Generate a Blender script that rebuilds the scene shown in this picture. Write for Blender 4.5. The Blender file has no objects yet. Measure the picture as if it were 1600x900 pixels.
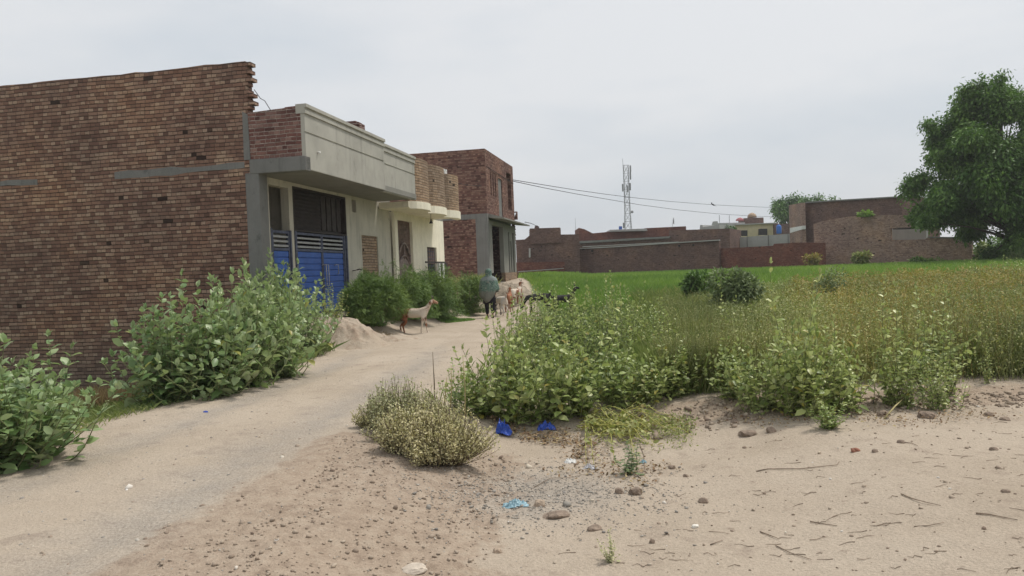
import bpy, bmesh, math, random
import numpy as np
from mathutils import Vector, Matrix
R = math.radians
rng = np.random.default_rng(7); random.seed(7)
scene = bpy.context.scene
col = scene.collection

# ------------------------------------------------------------------ camera, world, sun
H_CAM = 1.6
ROLL, PITCH, FPX = 0.04, math.atan(24/1200.0), 1200.0
_F = Vector((0, math.cos(PITCH), -math.sin(PITCH)))
_U0 = Vector((0, math.sin(PITCH), math.cos(PITCH))); _R0 = Vector((1, 0, 0))
_R = _R0*math.cos(ROLL) - _U0*math.sin(ROLL); _U = _R0*math.sin(ROLL) + _U0*math.cos(ROLL)
cd = bpy.data.cameras.new('camera'); cam = bpy.data.objects.new('camera', cd); col.objects.link(cam)
cd.sensor_width = 36; cd.lens = 27; cd.clip_end = 2000; cd.clip_start = 0.05
m3 = Matrix((_R, _U, -_F)).transposed()
cam.matrix_world = Matrix.Translation((0, 0, H_CAM)) @ m3.to_4x4()
scene.camera = cam

SUN_EL, SUN_AZ = R(62), R(62)          # azimuth clockwise from +Y (straight ahead) towards the right
w = bpy.data.worlds.new('World'); scene.world = w; w.use_nodes = True
nt = w.node_tree; nt.nodes.clear()
def N(nt, t, **k):
    n = nt.nodes.new(t)
    for a, v in k.items(): setattr(n, a, v)
    return n
sky = N(nt, 'ShaderNodeTexSky', sky_type='NISHITA', sun_disc=False)
sky.sun_elevation = SUN_EL; sky.sun_rotation = SUN_AZ
sky.air_density = 1.0; sky.dust_density = 6.0; sky.ozone_density = 1.0
bg1 = N(nt, 'ShaderNodeBackground'); bg1.inputs['Strength'].default_value = 0.1
nt.links.new(sky.outputs[0], bg1.inputs['Color'])
tc = N(nt, 'ShaderNodeTexCoord')
mp = N(nt, 'ShaderNodeMapping'); mp.inputs['Scale'].default_value = (1.2, 1.2, 4.0); mp.inputs['Location'].default_value = (3.1, 0.4, 0.2)
nt.links.new(tc.outputs['Generated'], mp.inputs[0])
nz = N(nt, 'ShaderNodeTexNoise'); nz.inputs['Scale'].default_value = 1.6; nz.inputs['Detail'].default_value = 5; nz.inputs['Roughness'].default_value = .52
nt.links.new(mp.outputs[0], nz.inputs['Vector'])
rp = N(nt, 'ShaderNodeValToRGB')
rp.color_ramp.elements[0].position = .34; rp.color_ramp.elements[0].color = (.60, .65, .70, 1)
rp.color_ramp.elements[1].position = .58; rp.color_ramp.elements[1].color = (.75, .765, .782, 1)
nt.links.new(nz.outputs['Fac'], rp.inputs[0])
bg2 = N(nt, 'ShaderNodeBackground'); bg2.inputs['Strength'].default_value = 0.93
nt.links.new(rp.outputs[0], bg2.inputs['Color'])
mx = N(nt, 'ShaderNodeMixShader'); mx.inputs[0].default_value = .88
nt.links.new(bg1.outputs[0], mx.inputs[1]); nt.links.new(bg2.outputs[0], mx.inputs[2])
wo = N(nt, 'ShaderNodeOutputWorld'); nt.links.new(mx.outputs[0], wo.inputs['Surface'])

sd = bpy.data.lights.new('sun', 'SUN'); sun = bpy.data.objects.new('sun', sd); col.objects.link(sun)
sd.energy = 2.3; sd.angle = R(8); sd.color = (1, .95, .87)
sv = Vector((math.sin(SUN_AZ)*math.cos(SUN_EL), math.cos(SUN_AZ)*math.cos(SUN_EL), math.sin(SUN_EL)))
sun.rotation_euler = (-sv).to_track_quat('-Z', 'Y').to_euler()
vs = scene.view_settings; vs.view_transform = 'Standard'; vs.look = 'None'; vs.exposure = 0.25; vs.gamma = 1
scene.render.engine = 'CYCLES'
scene.cycles.max_bounces = 6; scene.cycles.diffuse_bounces = 3; scene.cycles.transparent_max_bounces = 8

# ------------------------------------------------------------------ pixel <-> place (1600x900 photograph)
def ray(px, py): return _F + _R*((px-800)/FPX) + _U*((450-py)/FPX)
def atY(px, py, Y):
    d = ray(px, py); return Vector((0, 0, H_CAM)) + d*(Y/d.y)
def smooth(a, b, x):
    t = np.clip((x-a)/(b-a), 0, 1); return t*t*(3-2*t)
_perm = np.random.default_rng(3).random((256, 256))
def vnoise(x, y):
    xi = np.floor(x).astype(int); yi = np.floor(y).astype(int); fx = x-xi; fy = y-yi
    fx = fx*fx*(3-2*fx); fy = fy*fy*(3-2*fy)
    g = lambda i, j: _perm[i % 256, j % 256]
    return (g(xi, yi)*(1-fx)+g(xi+1, yi)*fx)*(1-fy)+(g(xi, yi+1)*(1-fx)+g(xi+1, yi+1)*fx)*fy
def fbm(x, y, s, o=4):
    v = 0; a = .5
    for i in range(o):
        v = v + a*(vnoise(x*s+17.3*i, y*s+5.1*i)-.5); s *= 2.03; a *= .5
    return v
A_H = R(11.3); PX0, PY0 = -5.5, 16.5
ca, sa = math.cos(A_H), math.sin(A_H)
def h2w(lx, s, z=0): return Vector((PX0+lx*ca+s*sa, PY0-lx*sa+s*ca, z))
RY = np.array([-5, 3, 4.0, 8.0, 12.0, 17.0, 23.0, 30.0, 44.0]); RX = np.array([-4.0, -3.5, -3.3, -2.9, -2.45, -2.3, -1.5, -.4, 1.6])
def road_x(y): return np.interp(y, RY, RX)
def road_w(y): return np.interp(y, [0, 6, 10, 16, 24, 40], [1.75, 1.65, 1.35, 1.25, 1.15, 1.0])
def terr(x, y):
    x = np.asarray(x, float); y = np.asarray(y, float)
    dr = x-road_x(y)
    z = 0.12*smooth(3.2, 1.2, np.abs(dr))
    z = z - 0.17*smooth(.9, 2.2, dr-.9)*smooth(10.0, 7.0, y)*smooth(3.2, 1.4, x)     # hollow right of the track
    z = z + 0.10*smooth(8.0, 8.9, y+.35*fbm(x, y, .8))*smooth(-.6, .6, x)                     # low berm under the bushes
    lx = (x-PX0)*ca-(y-PY0)*sa; s = (x-PX0)*sa+(y-PY0)*ca
    hb = np.interp(s, [-1.5, 1.5, 9, 15, 22, 30], [0, .62, .62, .8, 1.0, 1.05])
    z = z + hb*smooth(2.1, .55, lx)*smooth(-2.0, -.3, lx)*(1-smooth(26, 42, y)*.8)
    dl = -(x-(road_x(y)-road_w(y)))
    z = z - 0.72*smooth(.7, 2.9, dl)*smooth(6.5, 8.5, y)*smooth(2.0, .6, s)*smooth(-26, -16, x)
    z = z + .82*smooth(26, 44, y)
    z = z + .18*smooth(10, 26, y)*smooth(0, 4, x)*(1-smooth(26, 44, y)*.9)
    nearw = smooth(60, 14, y)
    z = z + .07*fbm(x, y, .45)*nearw
    rut = np.exp(-((np.abs(dr)-.72)/.22)**2)*.022*smooth(30, 20, y)
    z = z - rut
    return z
def tz(x, y): return float(terr(np.array([x]), np.array([y]))[0])
_T = 1.5*np.exp(np.linspace(0, math.log(300/1.5), 700))
def ground_at(px, py):
    d = ray(px, py); X = d.x*_T; Y = d.y*_T; Z = H_CAM+d.z*_T; q = Z-terr(X, Y); i = int(np.argmax(q <= 0)) if (q <= 0).any() else len(_T)-1
    i = max(i, 1); f_ = q[i-1]/(q[i-1]-q[i]) if q[i-1] != q[i] else 1; t = _T[i-1]+(_T[i]-_T[i-1])*min(max(f_, 0), 1)
    return Vector((d.x*t, d.y*t, tz(d.x*t, d.y*t)))

# ------------------------------------------------------------------ tagging and linking
def tag(o, label=None, cat=None, group=None, kind=None):
    if label: o['label'] = label
    if cat: o['category'] = cat
    if group: o['group'] = group
    if kind: o['kind'] = kind
    return o
def thing(name, label, cat, loc=(0, 0, 0), rz=0, group=None, kind=None):
    o = bpy.data.objects.new(name, None); col.objects.link(o); o.empty_display_size = .1
    o.location = loc; o.rotation_euler = (0, 0, rz)
    return tag(o, label, cat, group, kind)
def link_mesh(name, me, mat=None, parent=None, loc=None):
    o = bpy.data.objects.new(name, me); col.objects.link(o)
    if mat is not None:
        for m in (mat if isinstance(mat, (list, tuple)) else [mat]): me.materials.append(m)
    if parent is not None: o.parent = parent
    if loc is not None: o.location = loc
    return o
def copy_thing(o, loc=None, rz=None, scale=None, parent=None):
    c = o.copy(); col.objects.link(c)
    if parent is not None: c.parent = parent
    for ch in list(o.children): copy_thing(ch, parent=c)
    if loc is not None: c.location = loc
    if rz is not None: c.rotation_euler = (0, 0, rz)
    if scale is not None: c.scale = (scale,)*3 if not isinstance(scale, (tuple, list)) else scale
    return c

class MB:
    """collects shapes into one mesh; uv in metres (u along the face, v up)"""
    def __init__(s): s.v = []; s.f = []; s.mi = []; s.sm = []
    def face(s, pts, mi=0, smooth=False):
        b = len(s.v); s.v += [tuple(p) for p in pts]; s.f.append(tuple(range(b, b+len(pts)))); s.mi.append(mi); s.sm.append(smooth)
    def mesh(s, vs, fs, mi=0, smooth=False):
        b = len(s.v); s.v += [tuple(p) for p in vs]
        for f in fs: s.f.append(tuple(b+i for i in f)); s.mi.append(mi); s.sm.append(smooth)
    def box(s, x0, x1, y0, y1, z0, z1, mi=0, M=None):
        p = [(x0, y0, z0), (x1, y0, z0), (x1, y1, z0), (x0, y1, z0), (x0, y0, z1), (x1, y0, z1), (x1, y1, z1), (x0, y1, z1)]
        if M is not None: p = [tuple(M @ Vector(q)) for q in p]
        s.mesh(p, [(0, 3, 2, 1), (4, 5, 6, 7), (0, 1, 5, 4), (1, 2, 6, 5), (2, 3, 7, 6), (3, 0, 4, 7)], mi)
    def prism(s, poly, axis, a, b, mi=0):
        """poly in the plane across axis ('x': (y,z), 'y': (x,z), 'z': (x,y)), extruded a..b"""
        def P(q, t): return {'x': (t, q[0], q[1]), 'y': (q[0], t, q[1]), 'z': (q[0], q[1], t)}[axis]
        n = len(poly); s.mesh([P(q, a) for q in poly]+[P(q, b) for q in poly],
            [tuple(range(n-1, -1, -1)), tuple(range(n, 2*n))]+[(i, (i+1) % n, n+(i+1) % n, n+i) for i in range(n)], mi)
    def tube(s, pts, r, n=6, mi=0, smooth=True):
        pts = [Vector(p) for p in pts]; rs = r if isinstance(r, (list, tuple)) else [r]*len(pts)
        vs = []; fs = []
        for i, p in enumerate(pts):
            d = (pts[min(i+1, len(pts)-1)]-pts[max(i-1, 0)]).normalized()
            u = d.cross(Vector((0, 0, 1)) if abs(d.z) < .9 else Vector((1, 0, 0))).normalized(); v = d.cross(u)
            for k in range(n):
                t = 2*math.pi*k/n; vs.append(p+(u*math.cos(t)+v*math.sin(t))*rs[i])
        for i in range(len(pts)-1):
            for k in range(n):
                fs.append((i*n+k, i*n+(k+1) % n, (i+1)*n+(k+1) % n, (i+1)*n+k))
        fs.append(tuple(range(n-1, -1, -1))); fs.append(tuple((len(pts)-1)*n+k for k in range(n)))
        s.mesh(vs, fs, mi, smooth)
    def loft(s, rings, mi=0, smooth=True, cap=True):
        n = len(rings[0]); vs = [q for r_ in rings for q in r_]; fs = []
        for i in range(len(rings)-1):
            for k in range(n): fs.append((i*n+k, i*n+(k+1) % n, (i+1)*n+(k+1) % n, (i+1)*n+k))
        if cap: fs.append(tuple(range(n-1, -1, -1))); fs.append(tuple((len(rings)-1)*n+k for k in range(n)))
        s.mesh(vs, fs, mi, smooth)
    def build(s, name, mat, parent=None, loc=None, bevel=0, fix=True):
        me = bpy.data.meshes.new(name); me.from_pydata(s.v, [], s.f)
        me.polygons.foreach_set('material_index', s.mi); me.polygons.foreach_set('use_smooth', s.sm)
        if fix or bevel:
            bm = bmesh.new(); bm.from_mesh(me); bmesh.ops.recalc_face_normals(bm, faces=bm.faces)
            if bevel: bmesh.ops.bevel(bm, geom=list(bm.edges), offset=bevel, segments=1, affect='EDGES')
            bm.to_mesh(me); bm.free()
        uvl = me.uv_layers.new(name='m')
        for p in me.polygons:
            n = p.normal
            if abs(n.z) < .8:
                t = Vector((0, 0, 1)).cross(n).normalized()
                if abs(t.x) > abs(t.y): t = t if t.x > 0 else -t
                else: t = t if t.y > 0 else -t
                for li in p.loop_indices:
                    c = me.vertices[me.loops[li].vertex_index].co; uvl.data[li].uv = (c.dot(t), c.z)
            else:
                for li in p.loop_indices:
                    c = me.vertices[me.loops[li].vertex_index].co; uvl.data[li].uv = (c.x, c.y)
        me.update()
        return link_mesh(name, me, mat, parent, loc)

def np_mesh(name, V, F, attr=None, smooth=False):
    """V (n,3); F (m,k)"""
    me = bpy.data.meshes.new(name); n, m, k = len(V), len(F), F.shape[1]
    me.vertices.add(n); me.vertices.foreach_set('co', np.ascontiguousarray(V, dtype=np.float32).ravel())
    me.loops.add(m*k); me.loops.foreach_set('vertex_index', np.ascontiguousarray(F, dtype=np.int32).ravel())
    me.polygons.add(m); me.polygons.foreach_set('loop_start', np.arange(0, m*k, k, dtype=np.int32))
    try: me.polygons.foreach_set('loop_total', np.full(m, k, dtype=np.int32))
    except Exception: pass
    if attr is not None:
        for an, av in attr.items():
            a = me.attributes.new(an, 'FLOAT', 'POINT'); a.data.foreach_set('value', np.ascontiguousarray(av, dtype=np.float32))
    me.update(calc_edges=True); me.validate()
    if smooth: me.polygons.foreach_set('use_smooth', np.ones(m, dtype=bool))
    return me

# ------------------------------------------------------------------ materials
class MT:
    def __init__(s, name):
        s.m = bpy.data.materials.new(name); s.m.use_nodes = True; s.nt = s.m.node_tree; s.nt.nodes.clear()
        s.out = s.n('ShaderNodeOutputMaterial'); s.b = s.n('ShaderNodeBsdfPrincipled'); s.l(s.b.outputs[0], s.out.inputs[0])
        s.b.inputs['Roughness'].default_value = .9; s.b.inputs['Specular IOR Level'].default_value = .25
    def n(s, t, **k):
        n = s.nt.nodes.new(t)
        for a, v in k.items(): setattr(n, a, v)
        return n
    def l(s, a, b): s.nt.links.new(a, b)
    def inp(s, sock, v):
        if hasattr(v, 'links') or isinstance(v, bpy.types.NodeSocket): s.l(v, sock)
        else: sock.default_value = v
    def math(s, op, a, b=0.0, c=None):
        n = s.n('ShaderNodeMath', operation=op); s.inp(n.inputs[0], a); s.inp(n.inputs[1], b)
        if c is not None: s.inp(n.inputs[2], c)
        return n.outputs[0]
    def noise(s, vec, scale, detail=4, rough=.55, dist=0):
        n = s.n('ShaderNodeTexNoise'); s.l(vec, n.inputs['Vector']); n.inputs['Scale'].default_value = scale
        n.inputs['Detail'].default_value = detail; n.inputs['Roughness'].default_value = rough; n.inputs['Distortion'].default_value = dist
        return n.outputs['Fac']
    def ramp(s, f, st):
        n = s.n('ShaderNodeValToRGB'); s.l(f, n.inputs[0]); e = n.color_ramp.elements
        while len(e) < len(st): e.new(.5)
        for i, (p, c) in enumerate(st):
            e[i].position = p; e[i].color = (*c, 1) if isinstance(c, (tuple, list)) else (c, c, c, 1)
        return n.outputs[0]
    def mix(s, f, a, b, mode='MIX'):
        n = s.n('ShaderNodeMix', data_type='RGBA', blend_type=mode); s.inp(n.inputs[0], f)
        for k, v in ((6, a), (7, b)):
            if isinstance(v, (tuple, list)): v = (*v, 1) if len(v) == 3 else v
            s.inp(n.inputs[k], v)
        return n.outputs[2]
    def maprange(s, v, a, b, c=0., d=1.):
        n = s.n('ShaderNodeMapRange'); s.inp(n.inputs[0], v)
        for i, q in enumerate((a, b, c, d)): n.inputs[i+1].default_value = q
        return n.outputs[0]
    def bump(s, h, dist, strength=1.):
        n = s.n('ShaderNodeBump'); n.inputs['Strength'].default_value = strength; n.inputs['Distance'].default_value = dist
        s.l(h, n.inputs['Height']); s.l(n.outputs[0], s.b.inputs['Normal'])
    def obj(s): return s.n('ShaderNodeTexCoord').outputs['Object']
    def geo(s): return s.n('ShaderNodeNewGeometry')
    def color(s, c): s.inp(s.b.inputs['Base Color'], c if not isinstance(c, tuple) else (*c, 1)); return s

def simple(name, c, var=.15, scale=6, rough=.85, bump=0.0, spec=.25, metal=0):
    t = MT(name); o = t.obj(); f = t.noise(o, scale, 5, .6)
    lo = tuple(max(0, x*(1-var*1.6)) for x in c); hi = tuple(min(1, x*(1+var)) for x in c)
    t.color(t.ramp(f, [(.3, lo), (.7, hi)])); t.b.inputs['Roughness'].default_value = rough
    t.b.inputs['Specular IOR Level'].default_value = spec; t.b.inputs['Metallic'].default_value = metal
    if bump: t.bump(t.noise(o, scale*6, 4), bump)
    return t.m

def brick_mat(name, dark, mid, pale, mortar, palebias=.5, course=.083, smear=.35, pointed=False, jw=.0085, big=1.0):
    t = MT(name); uv = t.n('ShaderNodeUVMap').outputs[0]
    nv = t.n('ShaderNodeTexNoise'); t.l(uv, nv.inputs['Vector']); nv.inputs['Scale'].default_value = 1.4; nv.inputs['Detail'].default_value = 3
    sp0 = t.n('ShaderNodeSeparateXYZ'); t.l(uv, sp0.inputs[0])
    wob = t.math('MULTIPLY', t.math('SUBTRACT', nv.outputs['Fac'], .5), .05)
    nv2 = t.n('ShaderNodeTexNoise'); t.l(uv, nv2.inputs['Vector']); nv2.inputs['Scale'].default_value = 14; nv2.inputs['Detail'].default_value = 2
    wob2 = t.math('MULTIPLY', t.math('SUBTRACT', nv2.outputs['Fac'], .5), .022)
    u = t.math('ADD', sp0.outputs[0], wob2); v = t.math('ADD', t.math('ADD', sp0.outputs[1], 20*course), t.math('ADD', wob, wob2))
    vr = t.math('DIVIDE', v, course); row = t.math('FLOOR', vr); fv = t.math('SUBTRACT', vr, row)
    par = t.math('MODULO', row, 2.0); bw = t.math('SUBTRACT', .238, t.math('MULTIPLY', par, .119))
    wr = t.n('ShaderNodeTexWhiteNoise', noise_dimensions='1D'); t.l(row, wr.inputs['W'])
    u2 = t.math('ADD', u, t.math('MULTIPLY', wr.outputs['Value'], .12))
    ur = t.math('DIVIDE', u2, bw); cl = t.math('FLOOR', ur); fu = t.math('SUBTRACT', ur, cl)
    cm = t.n('ShaderNodeCombineXYZ'); t.l(cl, cm.inputs[0]); t.l(row, cm.inputs[1])
    wn = t.n('ShaderNodeTexWhiteNoise', noise_dimensions='3D'); t.l(cm.outputs[0], wn.inputs['Vector'])
    sp = t.n('ShaderNodeSeparateColor'); t.l(wn.outputs['Color'], sp.inputs[0])
    base = t.ramp(sp.outputs[0], [(0, dark), (.55, mid), (.85, tuple(.6*a+.4*b for a, b in zip(mid, pale))), (1, tuple(.75*a+.25*b for a, b in zip(dark, (.03, .02, .02))))])
    # paler brick ends come in clusters, mostly in header courses
    clus = t.noise(uv, 2.3, 5, .7)
    thr = t.math('SUBTRACT', t.math('ADD', t.math('MULTIPLY', clus, 1.0), t.math('MULTIPLY', par, .24)), t.math('MULTIPLY', sp.outputs[1], .8))
    pf = t.maprange(thr, .42-palebias*.3, .60-palebias*.3, 0, .85)
    c = t.mix(pf, base, pale)
    grain = t.noise(uv, 90, 3, .7)
    c = t.mix(1.0, c, t.ramp(grain, [(.2, .62), (.8, 1.3)]), 'MULTIPLY')
    large = t.noise(uv, .45*big, 6, .65)
    c = t.mix(1.0, c, t.ramp(large, [(.3, (.66, .66, .70)), (.5, (1.0, .97, .95)), (.7, (1.32, 1.20, 1.02))]), 'MULTIPLY')
    sm = t.maprange(t.noise(uv, 1.1, 6, .68), .60, .74, 0, smear)
    c = t.mix(sm, c, (.17, .155, .135))
    mpz = t.n('ShaderNodeMapping'); mpz.inputs['Scale'].default_value = (.55, 3.2, 1); t.l(uv, mpz.inputs[0])
    c = t.mix(t.maprange(t.noise(mpz.outputs[0], 1.3, 6, .7), .58, .72, 0, smear*.9), c, (.24, .205, .18))
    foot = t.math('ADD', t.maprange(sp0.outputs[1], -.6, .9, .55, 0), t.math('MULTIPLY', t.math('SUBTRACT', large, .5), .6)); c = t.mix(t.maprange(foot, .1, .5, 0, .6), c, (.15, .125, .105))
    du = t.math('MULTIPLY', t.math('MINIMUM', fu, t.math('SUBTRACT', 1.0, fu)), bw)
    dv = t.math('MULTIPLY', t.math('MINIMUM', fv, t.math('SUBTRACT', 1.0, fv)), course)
    jn = t.math('MULTIPLY', t.math('SUBTRACT', t.noise(uv, 22, 3, .6), .35), .018)
    dd = t.math('SUBTRACT', t.math('MINIMUM', t.math('MULTIPLY', du, 2.0), dv), jn)
    j = t.maprange(dd, jw*.25, jw, 1, 0)
    jc = t.mix(t.ramp(t.noise(uv, 5, 4), [(.35, 0.), (.65, 1.)]), mortar, tuple(x*(1.9 if pointed else .45) for x in mortar))
    c = t.mix(j, c, jc)
    miss = t.maprange(sp.outputs[2], .993, .996, 0, .85)      # a few putlog holes and broken bricks
    c = t.mix(miss, c, (.02, .015, .013))
    t.color(c)
    hgt = t.math('ADD', t.math('MULTIPLY', t.math('SUBTRACT', 1.0, j), .8), t.math('ADD', t.math('MULTIPLY', sp.outputs[0], .5), t.math('MULTIPLY', grain, .35)))
    t.bump(t.math('SUBTRACT', hgt, miss), .016)
    t.b.inputs['Roughness'].default_value = .95; t.b.inputs['Specular IOR Level'].default_value = .12
    return t.m

def plaster_mat(name, c, stain, amt=.5, streak=.5, bump=.004, rough=.9):
    t = MT(name); o = t.obj()
    f = t.noise(o, 1.3, 6, .65); cc = t.ramp(f, [(.3, tuple(x*.84 for x in c)), (.55, c), (.75, tuple(min(1, x*1.1) for x in c))])
    mpn = t.n('ShaderNodeMapping'); mpn.inputs['Scale'].default_value = (5, 5, .45); t.l(o, mpn.inputs[0])
    st = t.maprange(t.noise(mpn.outputs[0], 1.2, 5, .65), .52, .72, 0, streak)
    cc = t.mix(st, cc, stain)
    bl = t.maprange(t.noise(o, 3.4, 6, .7), .58, .72, 0, amt); cc = t.mix(bl, cc, tuple(x*.8 for x in stain))
    g = t.noise(o, 60, 3, .7); cc = t.mix(1.0, cc, t.ramp(g, [(.2, .86), (.8, 1.1)]), 'MULTIPLY')
    t.color(cc); t.bump(t.math('ADD', g, t.math('MULTIPLY', f, 2.0)), bump); t.b.inputs['Roughness'].default_value = rough
    return t.m

def leaf_mat(name, tops, under, trans=.3, rough=.5, spec=.35, yellow=None, yp=.93, patch=0):
    t = MT(name); g = t.geo(); rpi = g.outputs['Random Per Island']
    st = [(i/(len(tops)-1)*(yp if yellow else 1), c) for i, c in enumerate(tops)]
    if yellow: st += [(min(yp+.02, .99), yellow)]
    c = t.ramp(rpi, st)
    oi = t.n('ShaderNodeObjectInfo')
    c = t.mix(1.0, c, t.ramp(oi.outputs['Random'], [(0, (.86, .92, .9)), (1, (1.12, 1.06, 1.0))]), 'MULTIPLY')
    if patch:
        c = t.mix(1.0, c, t.ramp(t.noise(g.outputs['Position'], patch, 3, .5), [(.35, (.7, .78, .75)), (.65, (1.25, 1.18, 1.05))]), 'MULTIPLY')
    if under: c = t.mix(t.math('MULTIPLY', g.outputs['Backfacing'], .8), c, under)
    t.color(c); t.b.inputs['Roughness'].default_value = rough; t.b.inputs['Specular IOR Level'].default_value = spec
    if trans:
        tr = t.n('ShaderNodeBsdfTranslucent'); t.l(t.mix(1.0, c, (1.0, 1.15, .55), 'MULTIPLY'), tr.inputs['Color'])
        ms = t.n('ShaderNodeMixShader'); ms.inputs[0].default_value = trans
        t.l(t.b.outputs[0], ms.inputs[1]); t.l(tr.outputs[0], ms.inputs[2]); t.l(ms.outputs[0], t.out.inputs[0])
    return t.m

M = {}
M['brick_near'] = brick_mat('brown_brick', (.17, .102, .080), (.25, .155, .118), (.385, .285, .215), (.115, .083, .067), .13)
M['brick_red'] = brick_mat('red_brick', (.125, .062, .055), (.185, .092, .080), (.28, .18, .155), (.25, .21, .185), .1, pointed=True, smear=.2)
M['brick_house3'] = brick_mat('reddish_brick', (.125, .062, .052), (.20, .105, .088), (.33, .21, .165), (.15, .11, .09), .45, smear=.2)
M['brick_tan'] = brick_mat('tan_brick', (.27, .19, .13), (.34, .25, .175), (.40, .31, .23), (.20, .155, .115), .4, smear=.1)
M['brick_far'] = brick_mat('far_brown_brick', (.14, .088, .076), (.19, .122, .106), (.24, .162, .14), (.12, .09, .078), .25, smear=.3)
M['brick_far_red'] = brick_mat('far_red_brick', (.16, .062, .05), (.21, .085, .066), (.25, .13, .10), (.13, .08, .07), .2, smear=.1)
M['brick_right'] = brick_mat('worn_and_lit_brick', (.28, .19, .155), (.37, .26, .215), (.46, .345, .29), (.22, .165, .14), .4, smear=.5)
M['concrete'] = plaster_mat('raw_concrete', (.21, .21, .20), (.11, .11, .105), .7, .6, .02)
M['plaster'] = plaster_mat('grey_plaster', (.40, .39, .345), (.25, .245, .22), .5, .7)
M['plaster_wall'] = plaster_mat('wall_plaster', (.52, .49, .41), (.27, .26, .22), .5, .6)
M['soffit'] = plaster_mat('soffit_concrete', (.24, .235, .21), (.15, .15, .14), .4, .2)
M['cream'] = plaster_mat('cream_paint', (.86, .81, .66), (.55, .50, .38), .25, .4)
M['cream_far'] = plaster_mat('far_cream_paint', (.62, .54, .34), (.42, .38, .28), .2, .4)
M['pale_block'] = plaster_mat('pale_block', (.40, .40, .385), (.30, .30, .28), .3, .4)
M['dark'] = simple('dark_interior', (.025, .024, .024), .1)
M['grille'] = simple('dark_grille_metal', (.045, .036, .034), .3, 8, .6)
M['blue'] = None
t = MT('blue_gate_paint'); o = t.obj(); f = t.noise(o, 3, 6, .7); g = t.noise(o, 40, 4, .7)
c = t.ramp(f, [(.3, (.030, .085, .30)), (.6, (.042, .115, .40)), (.8, (.075, .16, .44))]); c = t.mix(t.maprange(g, .66, .78, 0, .55), c, (.22, .25, .30)); t.color(c)
t.b.inputs['Roughness'].default_value = .55; t.b.inputs['Specular IOR Level'].default_value = .4; M['blue'] = t.m
M['gate_frame'] = simple('gate_frame_metal', (.085, .095, .14), .3, 10, .6)
M['slat'] = simple('louver_metal', (.42, .42, .44), .15, 12, .45, metal=.3)
M['door_brown'] = simple('brown_door_wood', (.15, .10, .08), .35, 9, .7, .003)
M['gate_grey'] = simple('weathered_gate', (.24, .19, .17), .3, 9, .7, .003)
M['white_paint'] = simple('white_paint', (.72, .72, .70), .1, 5)
M['steel'] = simple('galvanised_steel', (.42, .43, .44), .1, 3, .5)
M['wire'] = simple('cable_rubber', (.03, .03, .032), .1)
M['wire_grey'] = simple('weathered_cable', (.16, .16, .17), .1)

# ------------------------------------------------------------------ ground
def axis_samples(a, b, centre, fine, grow):
    out = [centre]; d = fine; x = centre
    while x < b: x += d; out.append(x); d = max(fine, abs(x-centre)*grow)
    x = centre
    lo = []
    while x > a: d = max(fine, abs(x-centre)*grow); x -= d; lo.append(x)
    return np.array(lo[::-1]+out)
xs = axis_samples(-600, 600, 0.0, .055, .018); ys = axis_samples(-60, 900, 4.5, .05, .014)
GX, GY = np.meshgrid(xs, ys)
def micro(x, y):
    dr = x-road_x(y); on = smooth(1.9, .9, np.abs(dr))
    near = smooth(30, 8, y)*smooth(14, 6, np.abs(x))
    z = (.034*fbm(x, y, 2.2, 5))*(1-.35*on)
    clod = np.clip(vnoise(x*7.1, y*7.1)*vnoise(x*15.7+3, y*15.7)-.52, 0, 1)*.10
    shoulder = smooth(.9, 1.6, dr)*smooth(2.9, 2.0, x-(-1))
    z = z + clod*(.35+1.2*smooth(0.8, 1.6, np.abs(dr))*smooth(4.0, 2.5, np.abs(dr)))
    z = z + .012*fbm(x, y, 9, 3)
    # rough turned earth right of the track: tilted streaky lumps
    rr = smooth(1.0, 1.8, dr)*smooth(3.8, 2.6, dr)*smooth(8, 6.5, y)
    z = z + rr*.05*fbm(x*1.7-y*.8, y*1.1+x*.6, 2.6, 4)
    # wheel marks along the track and broad scrapes and footmarks on the sand
    z = z + .012*on*fbm(dr*5.5, y*.35, 1.5, 3)
    fx, fy = np.floor(x*2.2), np.floor(y*1.7); hx = _perm[(fx.astype(int)*7) % 256, (fy.astype(int)*13) % 256]; hy = _perm[(fx.astype(int)*11+5) % 256, (fy.astype(int)*3+9) % 256]
    px_ = (x*2.2-fx)-.3-.4*hx; py_ = (y*1.7-fy)-.3-.4*hy; ca_, sa_ = np.cos(hx*6), np.sin(hx*6); qx = px_*ca_+py_*sa_; qy = -px_*sa_+py_*ca_
    foot = np.exp(-((qx/.22)**2+(qy/.09)**2)); z = z - .014*foot*(hy > .35)+.006*np.exp(-((qx/.30)**2+(qy/.15)**2))*(hy > .35)
    z = z + .010*fbm(x*.6+y*.15, y*3.2, 1.3, 4)*smooth(0.5, 2, dr)
    return z*near
GZ = terr(GX, GY)+micro(GX, GY)
V = np.stack([GX.ravel(), GY.ravel(), GZ.ravel()], 1)
ny, nx = GX.shape
idx = np.arange(ny*nx).reshape(ny, nx)
F = np.stack([idx[:-1, :-1].ravel(), idx[:-1, 1:].ravel(), idx[1:, 1:].ravel(), idx[1:, :-1].ravel()], 1)
def crop_x(y): return np.interp(y, [24, 30, 38, 45, 75, 90], [1.7, 1.35, .95, .4, .6, -20])
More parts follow.
